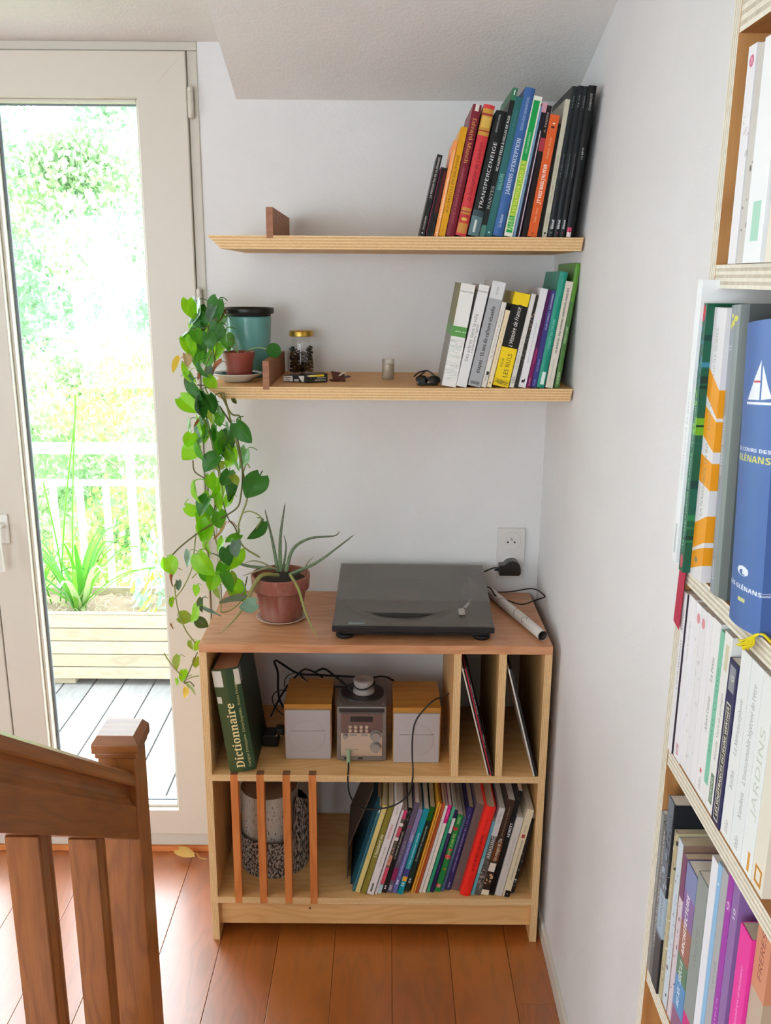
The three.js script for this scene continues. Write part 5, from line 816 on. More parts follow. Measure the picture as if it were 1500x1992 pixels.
  add('body', box(0.045, 0.035, 0.05, 0, 0.0175, 0, 0.006, 'x', 2), MAT.black, ad); const pg = box(0.024, 0.022, 0.03, 0.026, 0.042, 0.008, 0.005, 'x', 2); add('plug_body', pg, MAT.black, ad);
  for (const x of [0.02, 0.032]) add('pin', new THREE.CylinderGeometry(0.0022, 0.0022, 0.016, 8).rotateX(PI / 2).translate(x, 0.042, 0.03), MAT.chrome, ad);
  // records
  const record = (name, x, z, w, h, lean, d, cols, label) => {
    const t = thing('record_sleeve', label, 'record', x, CB.mid + 0.0003, z, name); t.rotation.z = rad(lean);
    add('sleeve', box(w, h, d, w / 2, h / 2, -d / 2, 0.0006, 'y'), M(cols, 0.5), t); return t;
  };
  const ln = 14.1, put = (x, w, c, label, zz = 0.384, h = 0.302) => record('records in the left slot', x, zz, w, h, ln, 0.305, c, label);
  put(-0.1688, 0.0035, '#ddd3c2', 'cream record sleeve, leftmost of the records leaning in the left slot'); put(-0.165, 0.0035, '#1b1a1b', 'black record sleeve between the cream and the crimson one', 0.38); put(-0.1613, 0.003, '#c4263c', 'crimson record sleeve leaning in the left slot');
  const b1 = put(-0.1581, 0.0045, '#141416', 'black record sleeve with white lettering, rightmost in the left slot', 0.386, 0.31);
  const spine = printed(32, 512, (c, W, H) => { c.fillStyle = '#141416'; c.fillRect(0, 0, W, H); c.save(); c.translate(W / 2, H * 0.02); c.rotate(PI / 2); c.fillStyle = '#d9d6d2'; c.font = 'bold 22px sans-serif'; c.textBaseline = 'middle'; c.fillText('NUITS DE MAI', 50, 0); c.fillText('VOL. 2', 300, 0); c.restore(); });
  add('print', new THREE.BoxGeometry(0.0036, 0.29, 0.0003).translate(0.00225, 0.15, 0.0002), spine, b1);
  record('records in the right slot', -0.0525, 0.386, 0.0035, 0.302, 14.6, 0.305, '#e2ddd2', 'white record sleeve leaning in the right slot'); record('records in the right slot', -0.0485, 0.387, 0.0062, 0.305, 14.6, 0.305, '#16161a', 'thick black record sleeve leaning in the right slot');
}
{ // bark patterned drum behind the slats
  const R0 = 0.0965, cx = -0.737, cz = 0.216;
  const bark = texture(1024, 512, (u, v) => { const a = fbm(u * 60, v * 8, 4) + 0.6 * fbm(u * 150, v * 30, 3), t = Math.min(1, Math.max(0, 0.5 + a * 2.6)); return mix3(lin('#231d1a'), lin('#b9aea2'), t); }, 1, 1);
  const o = thing('bark_drum', 'black and white bark patterned drum with slanted rim behind the slats', 'drum', cx, 0.1323, cz);
  const g = new THREE.CylinderGeometry(R0, R0, 1, 180, 8, true), p = g.attributes.position;
  const rim = (x, z) => { const f = Math.atan2(x, z) * 180 / PI, k = Math.min(1, Math.max(0, f < -130 ? (-130 - f) / 20 : (f - 34) / 13)), s = k * k * (3 - 2 * k), dip = f > 0 ? Math.min(60, Math.max(0, f - 44)) * 0.0011 : 0; return 0.108 + s * (0.236 - 0.108 - dip); };
  for (let i = 0; i < p.count; i++) { const x = p.getX(i), z = p.getZ(i); p.setY(i, (p.getY(i) + 0.5) * rim(x, z)); }
  g.computeVertexNormals();
  const gi = new THREE.CylinderGeometry(R0 - 0.003, R0 - 0.003, 1, 180, 8, true), pi = gi.attributes.position; for (let i = 0; i < pi.count; i++) { const x = pi.getX(i), z = pi.getZ(i); pi.setY(i, 0.004 + (pi.getY(i) + 0.5) * (rim(x, z) - 0.004)); } gi.scale(-1, 1, 1); gi.scale(-1, 1, 1); gi.computeVertexNormals();
  add('bark_wall', g, M('#ffffff', 0.85, { map: bark, side: THREE.DoubleSide }), o); add('lining', gi, M('#2a2422', 0.9, { side: THREE.DoubleSide }), o);
  add('bottom', new THREE.CylinderGeometry(R0 - 0.001, R0 - 0.001, 0.003, 60).translate(0, 0.0016, 0), M('#2a2422', 0.9), o);
  const speck = (a, b, n, d) => texture(512, 512, (u, v) => { const t = fbm(u * 46, v * 34, 3) + 0.5 * fbm(u * 120, v * 90, 2); return t > d ? lin(b) : mix3(lin(a), lin(n), 0.5 + 0.5 * fbm(u * 4, v * 4, 3)); }, 1, 1);
  const i2 = thing('speckled_drum', 'pale speckled drum with tan top standing inside the bark drum', 'drum', cx - 0.012, 0.1323 + 0.0035, cz - 0.004), r = 0.079;
  add('wall', lathe([[r - 0.012, 0], [r - 0.003, 0.004], [r, 0.016], [r, 0.2195], [r - 0.002, 0.223]], 64), M('#ffffff', 0.85, { map: speck('#cfc4b2', '#5b534a', '#bdb3a4', 0.5) }), i2);
  add('lid', new THREE.CylinderGeometry(r - 0.002, r - 0.002, 0.003, 60).translate(0, 0.2215, 0), M('#ffffff', 0.9, { map: speck('#a08063', '#5a4634', '#8f7157', 0.5) }), i2, 'tan speckled lid');
  add('base', new THREE.CylinderGeometry(r - 0.011, r - 0.011, 0.003, 40).translate(0, 0.0015, 0), M('#a08063', 0.9), i2);
}

// ---------------------------------------------------------------- turntable
{
  const o = thing('turntable', 'black turntable under a smoked plastic dust cover on the cabinet top', 'turntable', -0.3625, 0.85, 0.362), w = 0.4, d = 0.335;
  o.rotation.y = -0.012;
  const body = M('#121214', 0.4);
  add('plinth', span(-w / 2, w / 2, 0.022, 0.0385, -d, 0, 0.003), body, o, 'black plinth');
  add('under_plinth', span(-w / 2 + 0.012, w / 2 - 0.012, 0.012, 0.022, -d + 0.01, -0.012, 0.002), MAT.rubber, o);
  for (const x of [-0.17, 0.17]) for (const z of [-0.03, -d + 0.03]) add('foot', lathe([[0, 0], [0.019, 0], [0.0215, 0.003], [0.022, 0.008], [0.0205, 0.012], [0, 0.0122]], 28).translate(x, 0, z), MAT.rubber, o);
  add('platter', lathe([[0, 0.0], [0.146, 0], [0.15, 0.003], [0.15, 0.01], [0.147, 0.012], [0, 0.012]], 64).translate(-0.028, 0.0386, -0.175), M('#4a4643', 0.4, { metalness: 0.4 }), o);
  add('slip_mat', new THREE.CylinderGeometry(0.146, 0.146, 0.003, 60).translate(-0.028, 0.0521, -0.175), M('#221d1b', 0.9), o);
  add('spindle', new THREE.CylinderGeometry(0.0035, 0.0035, 0.012, 12).translate(-0.028, 0.058, -0.175), MAT.chrome, o);
  add('record_label', new THREE.CylinderGeometry(0.05, 0.05, 0.0008, 40).translate(-0.028, 0.054, -0.175), M('#6d4038', 0.6), o);
  const arm = add('tonearm', merge([new THREE.CylinderGeometry(0.02, 0.022, 0.02, 28).translate(0.158, 0.0486, -0.255), tube([[0.158, 0.066, -0.29], [0.158, 0.066, -0.2], [0.15, 0.064, -0.12], [0.128, 0.06, -0.07]], 0.004, 10), box(0.016, 0.008, 0.03, 0.122, 0.058, -0.056, 0.002)]), M('#b4aca4', 0.35, { metalness: 0.5 }), o, 'silver tonearm');
  add('counterweight', new THREE.CylinderGeometry(0.012, 0.012, 0.02, 24).rotateX(PI / 2).translate(0.158, 0.066, -0.3), MAT.black, arm);
  add('reflection_strip', span(-0.16, -0.12, 0.0386, 0.042, -0.018, -0.01, 0.001), M('#a9d6e0', 0.3), o, 'pale blue strip painted in place of a reflection');  // solid pale strip stands in for a shiny reflection at the front left
  add('control_panel', span(0.135, 0.19, 0.0386, 0.0405, -0.05, -0.01, 0.001), M('#7d766e', 0.5), o);
  for (const x of [-0.135, 0.135]) add('hinge', span(x - 0.016, x + 0.016, 0.0386, 0.085, -d + 0.002, -d + 0.014, 0.002), MAT.black, o);
  // cover: shell of 2.5 mm acrylic
  const acr = P('#cdc8c2', 0.24, { transmission: 0.87, thickness: 0, ior: 1.49 });
  const out = [[-0.002, 0.0388], [-0.004, 0.0405], [-0.108, 0.0685], [-d + 0.02, 0.0965], [-d + 0.016, 0.0965], [-d + 0.014, 0.0388]], inn = [[-d + 0.0165, 0.0388], [-d + 0.0185, 0.094], [-0.1085, 0.0658], [-0.0072, 0.039]];
  const shell = prism([...out, ...inn], w - 0.012).rotateY(PI / 2), place = (g, x) => { g.computeBoundingBox(); g.translate(x - g.boundingBox.min.x, 0, 0); return g; };
  const flip = (pts) => pts.map(([z, y]) => [-z, y]);
  const make = (pts, t) => { const g = prism(flip(pts), t).rotateY(PI / 2); g.computeBoundingBox(); return g; };
  const s1 = place(make([...out, ...inn], w - 0.012), -w / 2 + 0.006), e1 = place(make(out, 0.0025), -w / 2 + 0.0034), e2 = place(make(out, 0.0025), w / 2 - 0.0059);
  add('dust_cover', merge([s1, e1, e2]), acr, o, 'smoked transparent dust cover');
}
{ // socket, plug, leads, poster tube
  const so = thing('wall_socket', 'white double wall socket on the back wall above the turntable', 'socket', -0.0795, 0.968, 0.0001), pw = M('#dedad6', 0.4);
  add('plate', box(0.079, 0.148, 0.008, 0, 0, 0.004, 0.003, 'x', 3), pw, so);
  for (const y of [0.036, -0.036]) {
    const f = add('outlet', lathe([[0, 0.0082], [0.0195, 0.0082], [0.0205, 0.0098], [0.0265, 0.0098], [0.0275, 0.0082], [0.0275, 0.006]], 40).rotateX(PI / 2).translate(0, y, 0), pw, so);
    for (const x of [-0.0095, 0.0095]) add('hole', new THREE.CylinderGeometry(0.0027, 0.0027, 0.001, 14).rotateX(PI / 2).translate(x, y - 0.003, 0.0084), MAT.black, f);
    if (y > 0) add('earth_pin', new THREE.CylinderGeometry(0.0024, 0.0024, 0.012, 14).rotateX(PI / 2).translate(0, y + 0.0075, 0.012), MAT.chrome, f);
  }
  const pk = thing('plug_adapter', 'black mains adapter plugged into the lower half of the wall socket', 'adapter', -0.083, 0.932, 0.0085);
  const ps = new THREE.Shape(); ps.moveTo(-0.029, -0.017); ps.lineTo(0.02, -0.017); ps.quadraticCurveTo(0.0275, -0.017, 0.0275, -0.008); ps.quadraticCurveTo(0.027, 0.022, 0.006, 0.0235); ps.quadraticCurveTo(-0.012, 0.022, -0.016, 0.011); ps.lineTo(-0.029, 0.0095); ps.lineTo(-0.029, -0.017);
  add('body', new THREE.ExtrudeGeometry(ps, { depth: 0.032, bevelEnabled: true, bevelSize: 0.0015, bevelThickness: 0.0015, bevelSegments: 2 }).translate(0, 0, 0.0026), P('#0d0d0e', 0.28, { clearcoat: 0.3 }), pk);
  add('strain_relief', new THREE.CylinderGeometry(0.0028, 0.0036, 0.014, 14).rotateZ(PI / 2).translate(-0.036, -0.006, 0.018), MAT.rubber, pk);
  const l1 = thing('power_lead', 'thin black lead from the wall adapter to behind the turntable', 'cable', ...PLUG_LEAD[0]); add('wire', tube(PLUG_LEAD.map((p) => p.map((v, k) => v - PLUG_LEAD[0][k])), 0.002, 8), MAT.cable, l1);
  const l2 = thing('signal_lead', 'black lead looping over the right end of the cabinet top', 'cable', ...LOOP_LEAD[0]); add('wire', tube(LOOP_LEAD.map((p) => p.map((v, k) => v - LOOP_LEAD[0][k])), 0.0018, 8), MAT.cable, l2);
  const pt = thing('poster_roll', 'rolled white poster with red and black marks lying right of the turntable', 'poster', -0.0425, 0.8645, 0.356), L = 0.335, r = 0.013;
  const paper = printed(512, 128, (c, W, H) => { c.fillStyle = '#dcd6cd'; c.fillRect(0, 0, W, H); c.strokeStyle = '#8c2f3a'; c.lineWidth = 2.5; c.beginPath(); c.moveTo(120, 30); c.quadraticCurveTo(160, 90, 190, 70); c.stroke(); c.beginPath(); c.moveTo(300, 20); c.lineTo(260, 80); c.stroke(); c.strokeStyle = '#4b4a58'; c.beginPath(); c.arc(370, 50, 14, 0.5, 5); c.stroke(); c.fillStyle = '#8f8a86'; c.fillRect(0, 100, W, 5); });
  const tg = new THREE.CylinderGeometry(r, r, L, 40, 1, true), uv = tg.attributes.uv; for (let i = 0; i < uv.count; i++) uv.setXY(i, uv.getY(i), uv.getX(i));
  paper.side = THREE.DoubleSide; pt.rotation.order = 'YXZ'; pt.rotation.y = Math.atan2(0.0965, 0.32);
  add('outer_sheet', tg.rotateX(PI / 2).translate(0, 0, -L / 2), paper, pt);
  const sp = []; for (let i = 0; i <= 60; i++) { const a = i / 60 * 4 * PI, rr = r - 0.0006 - 0.0022 * i / 60; sp.push([Math.cos(a) * rr, Math.sin(a) * rr]); }
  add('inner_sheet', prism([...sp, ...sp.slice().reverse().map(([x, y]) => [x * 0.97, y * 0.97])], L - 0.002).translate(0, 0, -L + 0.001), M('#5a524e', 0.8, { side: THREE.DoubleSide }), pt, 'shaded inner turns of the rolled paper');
}

// ---------------------------------------------------------------- potted plants
const potM = (hex, dust, seed) => { const a = lin(hex), b = lin(dust); return M('#ffffff', 0.85, { map: texture(256, 256, (u, v) => mix3(a, b, Math.min(1, Math.max(0, 0.25 + 0.9 * fbm(u * 5 + seed, v * 4, 4)))), 1, 1) }); };
const leafMat = (hex, tr = 0.35, rough = 0.42) => P(hex, rough, { transmission: tr, thickness: 0, side: THREE.DoubleSide, specularIntensity: 0.6 });
{ // aloe in terracotta
  const o = thing('aloe_plant', 'spiky grey green aloe in a terracotta pot on the cabinet top', 'potted plant', -0.7035, 0.8502, 0.2115);
  add('saucer', lathe([[0, 0.001], [0.035, 0], [0.05, 0.002], [0.0625, 0.009], [0.0655, 0.0105], [0.066, 0.009], [0.062, 0.0055], [0.048, 0.0042], [0, 0.004]], 56), M('#d9c3b0', 0.4), o, 'pale glazed saucer');
  add('pot', lathe([[0, 0.0045], [0.05, 0.0045], [0.0535, 0.007], [0.064, 0.078], [0.0645, 0.083], [0.0725, 0.0845], [0.0735, 0.088], [0.0765, 0.119], [0.0755, 0.123], [0.0715, 0.1235], [0.0685, 0.118], [0.0665, 0.1], [0, 0.1]], 60), potM('#8d4f3f', '#a87a69', 3), o);
  add('soil', lathe([[0, 0.111], [0.03, 0.1095], [0.067, 0.106]], 40), MAT.soil, o);
  const skin = M('#ffffff', 0.5, { map: texture(128, 512, (u, v) => { const s = fbm(u * 46, v * 6, 2) > 0.22 ? 0.6 : 0; return mix3(mix3(lin('#5f7a52'), lin('#545a48'), u), lin('#a9b59a'), s); }, 1, 1) }), pale = M('#a09a78', 0.6), dry = M('#8d8a4c', 0.55);
  ALOE.forEach(([pts, w], i) => {
    const c = new THREE.CatmullRomCurve3(pts.map((p) => V(p[0] + 0.7035, p[1] - 0.8502, p[2] - 0.2115))), n = 26, g = new THREE.TubeGeometry(c, n, 1, 10, false), p = g.attributes.position, C = V();
    for (let k = 0; k <= n; k++) { const t = k / n; c.getPointAt(t, C); const r = w * (0.15 + 0.95 * Math.pow(1 - t, 0.62)) * (t < 0.08 ? 0.9 : 1) * (t > 0.995 ? 0.2 : 1); for (let j = 0; j <= 10; j++) { const q = k * 11 + j; p.setXYZ(q, C.x + (p.getX(q) - C.x) * r, C.y + (p.getY(q) - C.y) * r, C.z + (p.getZ(q) - C.z) * r * 0.6); } }
    g.computeVertexNormals(); add('leaf', g, i === 6 || i === 10 ? pale : i === 5 || i === 8 ? dry : skin, o);
  });
}
// heart shaped leaf: unit length, base at +0.5, tip at -0.5
function heart(width, fold, curl, seed) {
  const n = 12, m = 6, pos = [], idx = [], q = rng(seed);
  for (let i = 0; i <= n; i++) {
    const t = i / n, prof = t < 0.32 ? Math.sqrt(Math.max(0, 1 - Math.pow((0.32 - t) / 0.36, 2))) : Math.pow(Math.cos((t - 0.32) / 0.68 * PI / 2), 0.82);
    for (let j = -m; j <= m; j++) {
      const s = j / m, x = s * prof * width / 2, lobe = 0.11 * Math.pow(Math.abs(s), 1.3) * Math.max(0, 1 - t / 0.3) * 1.3;
      pos.push(x, 0.42 - t * 0.92 + lobe, fold * Math.abs(x) + curl * (t - 0.4) * (t - 0.4) + 0.01 * Math.sin(t * 9 + s * 4 + seed));
      if (i < n && j < m) { const a = i * (2 * m + 1) + j + m, b = a + 2 * m + 1; idx.push(a, b, a + 1, b, b + 1, a + 1); }
    }
  }
  const g = new THREE.BufferGeometry(); g.setAttribute('position', new THREE.Float32BufferAttribute(pos, 3)); g.setIndex(idx); g.computeVertexNormals();
  const uv = []; for (let i = 0; i < pos.length; i += 3) uv.push(pos[i] + 0.5, pos[i + 1] + 0.5); g.setAttribute('uv', new THREE.Float32BufferAttribute(uv, 2));
  const pet = tube([[0, 0.41, 0], [0.0, 0.5, -0.06], [0.05, 0.52, -0.22], [0.12, 0.44, -0.42]], 0.02, 5, 4);
  return merge([g, pet]);
}
const veinMap = texture(256, 256, (u, v) => { const x = Math.abs(u - 0.5), y = v - 0.5, vein = Math.min(1, x / 0.012), side = Math.abs(Math.sin((y + x * 0.9) * 26)), k = vein < 1 ? 1.25 : side < 0.07 ? 1.1 : 1; return [0.92 * k, 0.92 * k, 0.86 * k]; }, 1, 1);
{
  const o = thing('trailing_plant', 'long trailing heart leaf plant in a teal pot on the lower wall shelf', 'potted plant', -0.7795, 1.4712, 0.118);
  add('pot', lathe([[0, 0], [0.046, 0], [0.0485, 0.004], [0.0565, 0.146], [0.0555, 0.15], [0.053, 0.148], [0.046, 0.01], [0, 0.008]], 60), P('#68a8a2', 0.32, { clearcoat: 0.3 }), o, 'smooth teal outer pot');
  add('inner_pot', lathe([[0.045, 0.1], [0.0562, 0.1545], [0.0605, 0.155], [0.0635, 0.158], [0.064, 0.1665], [0.0625, 0.1705], [0.059, 0.17], [0.0565, 0.165], [0.05, 0.12]], 60), M('#131415', 0.4, { side: THREE.DoubleSide }), o, 'black plastic inner pot rim');
  add('soil', lathe([[0, 0.148], [0.04, 0.147], [0.0535, 0.144]], 40), MAT.soil, o);
  const stemM = M('#8a8f4a', 0.6), stemD = M('#5c5a2c', 0.6);
  const off = [0.7795, -1.4712, -0.118];
  VINES.forEach((pts, i) => add('stem', tube(pts.map((p) => p.map((v, k) => v + off[k])), i < 5 ? 0.0022 : 0.0016, 6), i % 3 === 1 ? stemD : stemM, o));
  const shapes = [heart(0.86, 0.22, 0.25, 1), heart(0.8, 0.35, -0.3, 2), heart(0.9, 0.12, 0.4, 3), heart(0.74, 0.5, 0.15, 4)];
  const mats = { G: ['#9ae01e', 0.55], M: ['#5fae24', 0.45], D: ['#3a7a2a', 0.3], S: ['#7f9f8c', 0.15], Y: ['#e8c23a', 0.5], O: ['#94a82a', 0.45], K: ['#4c5a20', 0.2], B: ['#b06a3c', 0.3], P: ['#d9b98c', 0.4] };
  for (const k of Object.keys(mats)) { mats[k] = leafMat(mats[k][0], mats[k][1], k === 'S' ? 0.3 : 0.42); mats[k].map = veinMap; }
  const q = rng(5);
  LEAVES.split('\n').forEach((row) => {
    const [c, ...n] = row.trim().split(' '), [x, y, z, size, ang, nar] = n.map(Number), m = add('leaf', shapes[Math.floor(q() * 4)], mats[c], o);
    m.position.set(x + off[0], y + off[1], z + off[2]); m.scale.set(size * 1.1, size * 1.08, size * 1.08);
    m.rotation.order = 'ZXY'; const yaw = Math.acos(Math.min(0.96, Math.max(0.2, nar))) * (q() < 0.6 ? -1 : 1);
    m.rotation.set((q() - 0.65) * 0.6, yaw, rad(ang));
    if (c === 'B') { m.scale.x *= 0.6; }
  });
}
{ // small round leaved plant
  const sa = thing('saucer_plate', 'white plate with a dark blue inner pattern under the small plastic pot', 'plate', -0.7925, 1.4712, 0.2415);
  add('plate', lathe([[0, 0.002], [0.03, 0.0], [0.033, 0.003], [0.046, 0.011], [0.0605, 0.0195], [0.0612, 0.021], [0.0595, 0.0215], [0.045, 0.0135], [0.03, 0.0065], [0, 0.0055]], 60), P('#e4e0da', 0.25, { clearcoat: 0.4 }), sa);
  add('glaze', lathe([[0.0, 0.0059], [0.029, 0.0068], [0.0445, 0.0139], [0.0535, 0.0187]], 60), P('#2b2f45', 0.25, { clearcoat: 0.5 }), sa, 'dark blue glaze inside the plate');
  const o = thing('round_leaf_plant', 'small plant with a few round leaves in a reddish plastic pot', 'potted plant', -0.788, 1.4784, 0.237);
  add('pot', lathe([[0, 0], [0.0285, 0], [0.0295, 0.002], [0.0345, 0.047], [0.0368, 0.0475], [0.0382, 0.063], [0.0372, 0.064], [0.0355, 0.062], [0.033, 0.045], [0, 0.045]], 48), M('#9b4a3c', 0.5), o);
  add('soil', lathe([[0, 0.057], [0.02, 0.056], [0.0345, 0.0535]], 30), MAT.soil, o);
  const disc = new THREE.CircleGeometry(0.5, 24), dp = disc.attributes.position; for (let i = 0; i < dp.count; i++) { const r = Math.hypot(dp.getX(i), dp.getY(i)); dp.setZ(i, 0.25 * r * r); } disc.computeVertexNormals();
  const gm = leafMat('#6fae4a', 0.35, 0.4), dm = leafMat('#2c6a1a', 0.15, 0.35), sm = M('#9fb06a', 0.6);
  for (const [x, y, z, s, sx, rot, ry, dark] of [[-0.02, 0.091, 0.004, 0.037, 0.75, 0.35, 1.1, 0], [-0.043, 0.079, 0.013, 0.032, 0.7, -0.5, -0.9, 0], [-0.065, 0.048, 0.043, 0.034, 1, 0, -0.45, 0], [0.0845, 0.067, 0.004, 0.036, 1, 0.2, 0.35, 1], [-0.024, 0.07, 0.0, 0.012, 0.8, 0, 0.5, 0]]) {
    const l = add('leaf', disc, dark ? dm : gm, o); l.position.set(x, y, z); l.scale.set(s * (sx < 1 ? 1 : 1), s, s); l.rotation.set(-0.15, ry, rot);
    add('stem', tube([[0.002, 0.055, 0], [x * 0.5, 0.055 + (y - 0.05) * 0.6 + 0.008, z * 0.5], [x, y, z - 0.001]], 0.0011, 5), sm, o);
  }
}
{ // jar of dried herb
  const o = thing('glass_jar', 'glass jar with a gold lid holding dried dark herbs', 'jar', -0.6532, 1.4712, 0.066);
  add('glass', lathe([[0, 0], [0.031, 0], [0.0355, 0.003], [0.0362, 0.01], [0.0362, 0.078], [0.034, 0.088], [0.0292, 0.094], [0.029, 0.104], [0.0268, 0.104], [0.027, 0.093], [0.0318, 0.087], [0.034, 0.077], [0.034, 0.011], [0.033, 0.006], [0, 0.0045]], 56), P('#ffffff', 0.03, { transmission: 1, thickness: 0, ior: 1.5 }), o, 'clear glass body');
  add('lid', lathe([[0, 0.1125], [0.027, 0.1125], [0.0295, 0.1115], [0.031, 0.109], [0.0315, 0.1], [0.032, 0.0985], [0.0312, 0.0975], [0.0298, 0.0985], [0.0298, 0.108], [0, 0.109]], 56), M('#c9a24a', 0.28, { metalness: 0.85 }), o, 'gold metal lid');
  const h = [], q = rng(9);
  for (let i = 0; i < 900; i++) { const a = q() * 6.28, r = 0.0318 * Math.sqrt(q()), top = 0.052 + 0.016 * Math.sin(a * 2 + 1) * (r / 0.03) + 0.01 * q(), y = 0.007 + q() * (top - 0.007), s = 0.002 + 0.0045 * q(), g = new THREE.TetrahedronGeometry(s); g.scale(1.4, 0.35, 0.8); g.rotateX(q() * 3); g.rotateY(q() * 6); const rr = Math.min(r, 0.0325 - s); g.translate(Math.cos(a) * rr, y, Math.sin(a) * rr); h.push(g); }
  const hb = thing('dried_herb', 'dark crumbled dried herb filling the lower half of the glass jar', 'herb', -0.6532, 1.4712, 0.066); hb.userData.kind = 'stuff'; delete hb.userData.category;
  const hm = [[], [], []]; h.forEach((g, i) => hm[i % 3].push(g));
  ['#2a2118', '#463823', '#5f5233'].forEach((c, i) => add('herb_flakes', merge(hm[i]), M(c, 0.95), hb));
}
{ // tobacco pouch, paper packet, glass, sunglasses
  const lab = (w, h, f) => printed(w, h, f);
  const black = M('#141213', 0.4);
  const o = thing('tobacco_packet', 'crumpled black tobacco packet with white and yellow warning labels', 'packet', -0.6245, 1.4713, 0.262);
  const A = new THREE.Group(); A.name = 'packet_half'; A.position.set(-0.006, 0, 0.0); A.rotation.set(0, -0.42, 0.04); o.add(A);
  add('board', box(0.06, 0.016, 0.034, -0.026, 0.009, -0.015, 0.0015), black, A);
  add('warning_label', new THREE.BoxGeometry(0.026, 0.0132, 0.0004).translate(-0.0415, 0.0095, 0.0023), lab(128, 64, (c, W, H) => { c.fillStyle = '#e4e0da'; c.fillRect(0, 0, W, H); c.strokeStyle = '#222'; c.strokeRect(1, 1, W - 2, H - 2); c.fillStyle = '#141414'; c.font = 'bold 27px sans-serif'; c.fillText('Fumer', 20, 28); c.fillText('tue', 42, 56); }), A, 'white label reading Fumer tue');
  add('price_label', new THREE.BoxGeometry(0.013, 0.006, 0.0004).translate(-0.019, 0.006, 0.0023), M('#b5b1ab', 0.6), A); 
  const tri = prism([[-0.0125, 0.0155], [0.003, 0.0165], [0.001, 0.0025], [-0.004, 0.003]], 0.0005).translate(0, 0, 0.0021); add('torn_flap', tri, M('#dedad4', 0.7), A, 'white torn flap');
  const B = new THREE.Group(); B.name = 'packet_half'; B.position.set(-0.003, 0, 0.006); B.rotation.set(0, 0.44, -0.0); o.add(B);
  add('board', box(0.058, 0.0205, 0.034, 0.0295, 0.0108, -0.016, 0.0015), black, B);
  add('warning_label', new THREE.BoxGeometry(0.05, 0.0185, 0.0004).translate(0.031, 0.0108, 0.0013), lab(256, 96, (c, W, H) => { c.fillStyle = '#141213'; c.fillRect(0, 0, W, H); c.fillStyle = '#e8c91f'; c.fillRect(20, 6, 200, 24); c.fillStyle = '#efe6b0'; c.fillRect(28, 12, 90, 12); c.fillStyle = '#d8d4cc'; c.beginPath(); c.arc(10, 18, 9, 0, 7); c.fill(); c.save(); c.translate(W - 6, 36); c.rotate(PI); c.font = 'bold 21px sans-serif'; c.fillStyle = '#f0eeea'; c.fillText('vos artères', 10, -4); c.fillText('Fumer bouche', 10, -32); c.restore(); }), B, 'black and yellow label printed upside down');
  const r = thing('paper_packet', 'small brown paper packet leaning on the tobacco packet', 'packet', -0.5545, 1.4713, 0.215); r.rotation.y = 0.35;
  const pk = box(0.034, 0.004, 0.03, 0, 0.014, 0, 0.0012); pk.rotateX(0.55); pk.rotateZ(-0.22); add('sleeve', pk, lab(128, 128, (c, W, H) => { c.fillStyle = '#5a2a22'; c.fillRect(0, 0, W, H); c.fillStyle = '#d9b4a4'; c.font = 'bold italic 44px serif'; c.fillText('Riz', 22, 66); c.fillStyle = '#8c4a3c'; c.fillRect(0, 84, W, 14); }), r);
  const fl = box(0.022, 0.003, 0.02, 0.022, 0.006, 0.004, 0.001); fl.rotateZ(0.15); add('flap', fl, M('#2c1f1b', 0.5), r); const fw = box(0.02, 0.0012, 0.016, 0.018, 0.0105, 0.006, 0.0004); fw.rotateZ(0.45); add('leaflet', fw, M('#cfc4b4', 0.7), r);
  add('base', box(0.026, 0.004, 0.02, -0.002, 0.002, 0, 0.001), M('#4a231c', 0.5), r);
  const g = thing('candle_glass', 'small clear glass with white wax alone in the middle of the shelf', 'glass', -0.4287, 1.4712, 0.179);
  add('glass', lathe([[0, 0], [0.0145, 0], [0.0155, 0.002], [0.0162, 0.05], [0.0158, 0.051], [0.015, 0.05], [0.0143, 0.004], [0, 0.004]], 40), P('#f4f2ee', 0.1, { transmission: 1, thickness: 0, ior: 1.45 }), g, 'thin glass tumbler');
  add('wax', lathe([[0, 0.0045], [0.0138, 0.0045], [0.0145, 0.038], [0.012, 0.0385], [0, 0.037]], 36), M('#cfc7bb', 0.7), g, 'cloudy white wax');
  const s = thing('sunglasses', 'folded black sunglasses lying beside the thick white book on the lower shelf', 'sunglasses', -0.3335, 1.4713, 0.292); s.rotation.y = 0.25;
  const bl = P('#0c0c0d', 0.2, { clearcoat: 0.4 });
  for (const x of [-0.02, 0.014]) { const l = new THREE.SphereGeometry(1, 24, 12); l.scale(0.0155, 0.0115, 0.004); l.rotateX(-0.5); l.translate(x * 0.8, 0.013, 0.006 + x * 0.3); add('lens', l, bl, s); }
  add('bridge', tube([[-0.006, 0.016, 0.004], [-0.002, 0.019, 0.006], [0.002, 0.016, 0.008]], 0.002, 8), bl, s);
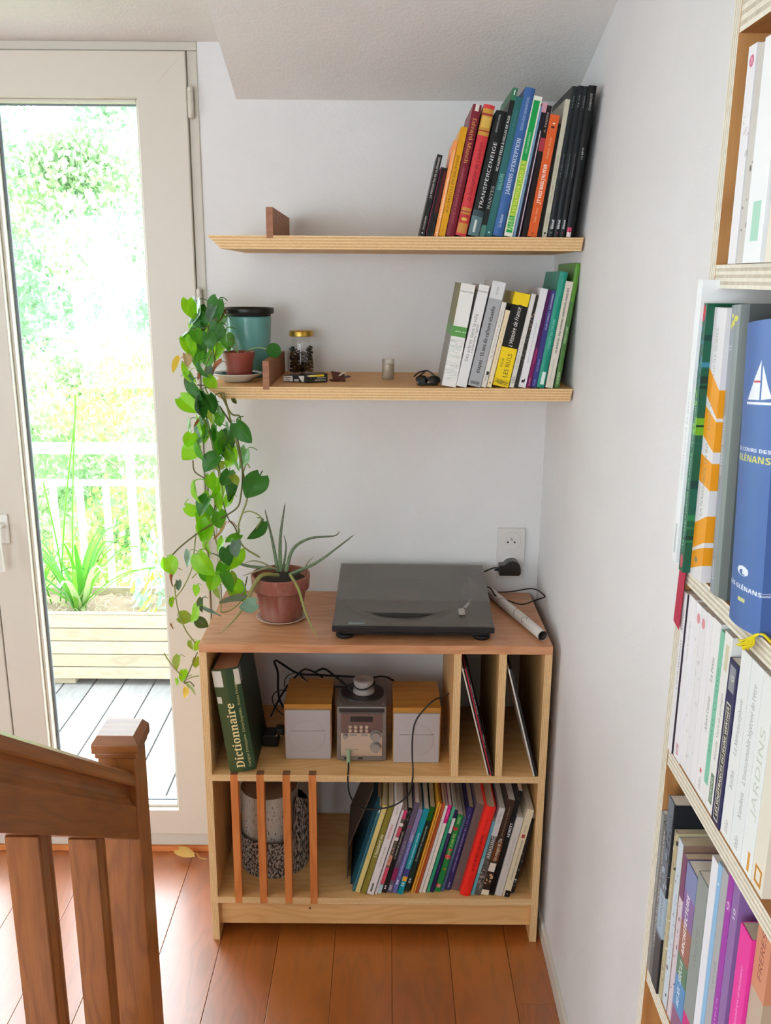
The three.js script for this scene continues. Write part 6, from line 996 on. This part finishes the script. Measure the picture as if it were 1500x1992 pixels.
  add('temple', tube([[-0.03, 0.016, 0.0], [-0.012, 0.027, -0.008], [0.0, 0.0325, -0.014], [0.012, 0.025, -0.004], [0.024, 0.01, 0.006]], 0.0019, 8), bl, s); add('temple', tube([[-0.034, 0.021, -0.004], [-0.02, 0.029, -0.012], [-0.004, 0.032, -0.016]], 0.0018, 8), bl, s); add('frame_foot', box(0.05, 0.006, 0.012, -0.004, 0.0032, 0.006, 0.002), bl, s);
}
{ // small loose things
  const rib = thing('bookmark_ribbon', 'crimson ribbon hanging over the bookcase side panel below the green photo book', 'ribbon', -0.1425, 1.4505, 1.5845);
  const rg = prism([[-0.0085, 0], [0.0085, 0], [0.0045, -0.067], [-0.0125, -0.064]], 0.0006).rotateY(-PI / 2); add('strip', rg, M('#b0163f', 0.7), rib);
  add('strip_top', span(-0.0006, 0.03, -0.0005, 0.0002, -0.0085, 0.0085, 0), M('#b0163f', 0.7), rib);
  const ts = thing('bookmark_tassel', 'small yellow tassel hanging below the blue sailing manual', 'tassel', -0.1445, 1.449, 1.762), th = []; const q = rng(3);
  for (let i = 0; i < 26; i++) th.push(tube([[0, 0.0, 0], [-0.002 + (q() - 0.5) * 0.004, -0.006, (q() - 0.7) * 0.012], [-0.003 + (q() - 0.5) * 0.006, -0.012 - q() * 0.006, -0.004 - q() * 0.02]], 0.0007, 4, 4));
  add('thread', merge(th), M('#e6d31a', 0.8), ts); add('cord', tube([[0, 0.0, 0], [0.004, 0.003, 0.004], [0.006, 0.002, 0.02]], 0.0012, 6), M('#e6d31a', 0.8), ts);
  const lf = thing('fallen_leaf', 'dry yellow leaf with a curved stalk lying on the floor by the door', 'leaf', -1.03, 0.004, 0.055);
  const hl = heart(0.62, 0.12, 0.12, 8); hl.rotateX(-PI / 2); hl.scale(0.072, 0.05, 0.072); hl.rotateY(-PI / 2 - 0.55 + PI); const fm = leafMat('#e3bd6a', 0.2, 0.6);
  hl.computeBoundingBox(); hl.translate(0, -hl.boundingBox.min.y, 0); add('blade', hl, fm, lf); add('stalk', tube([[0.017, 0.004, -0.024], [0.028, 0.007, -0.02], [0.04, 0.004, -0.004], [0.062, 0.003, 0.002]], 0.0012, 6), M('#e0b866', 0.6), lf);
}
renderer.render(scene, camera);
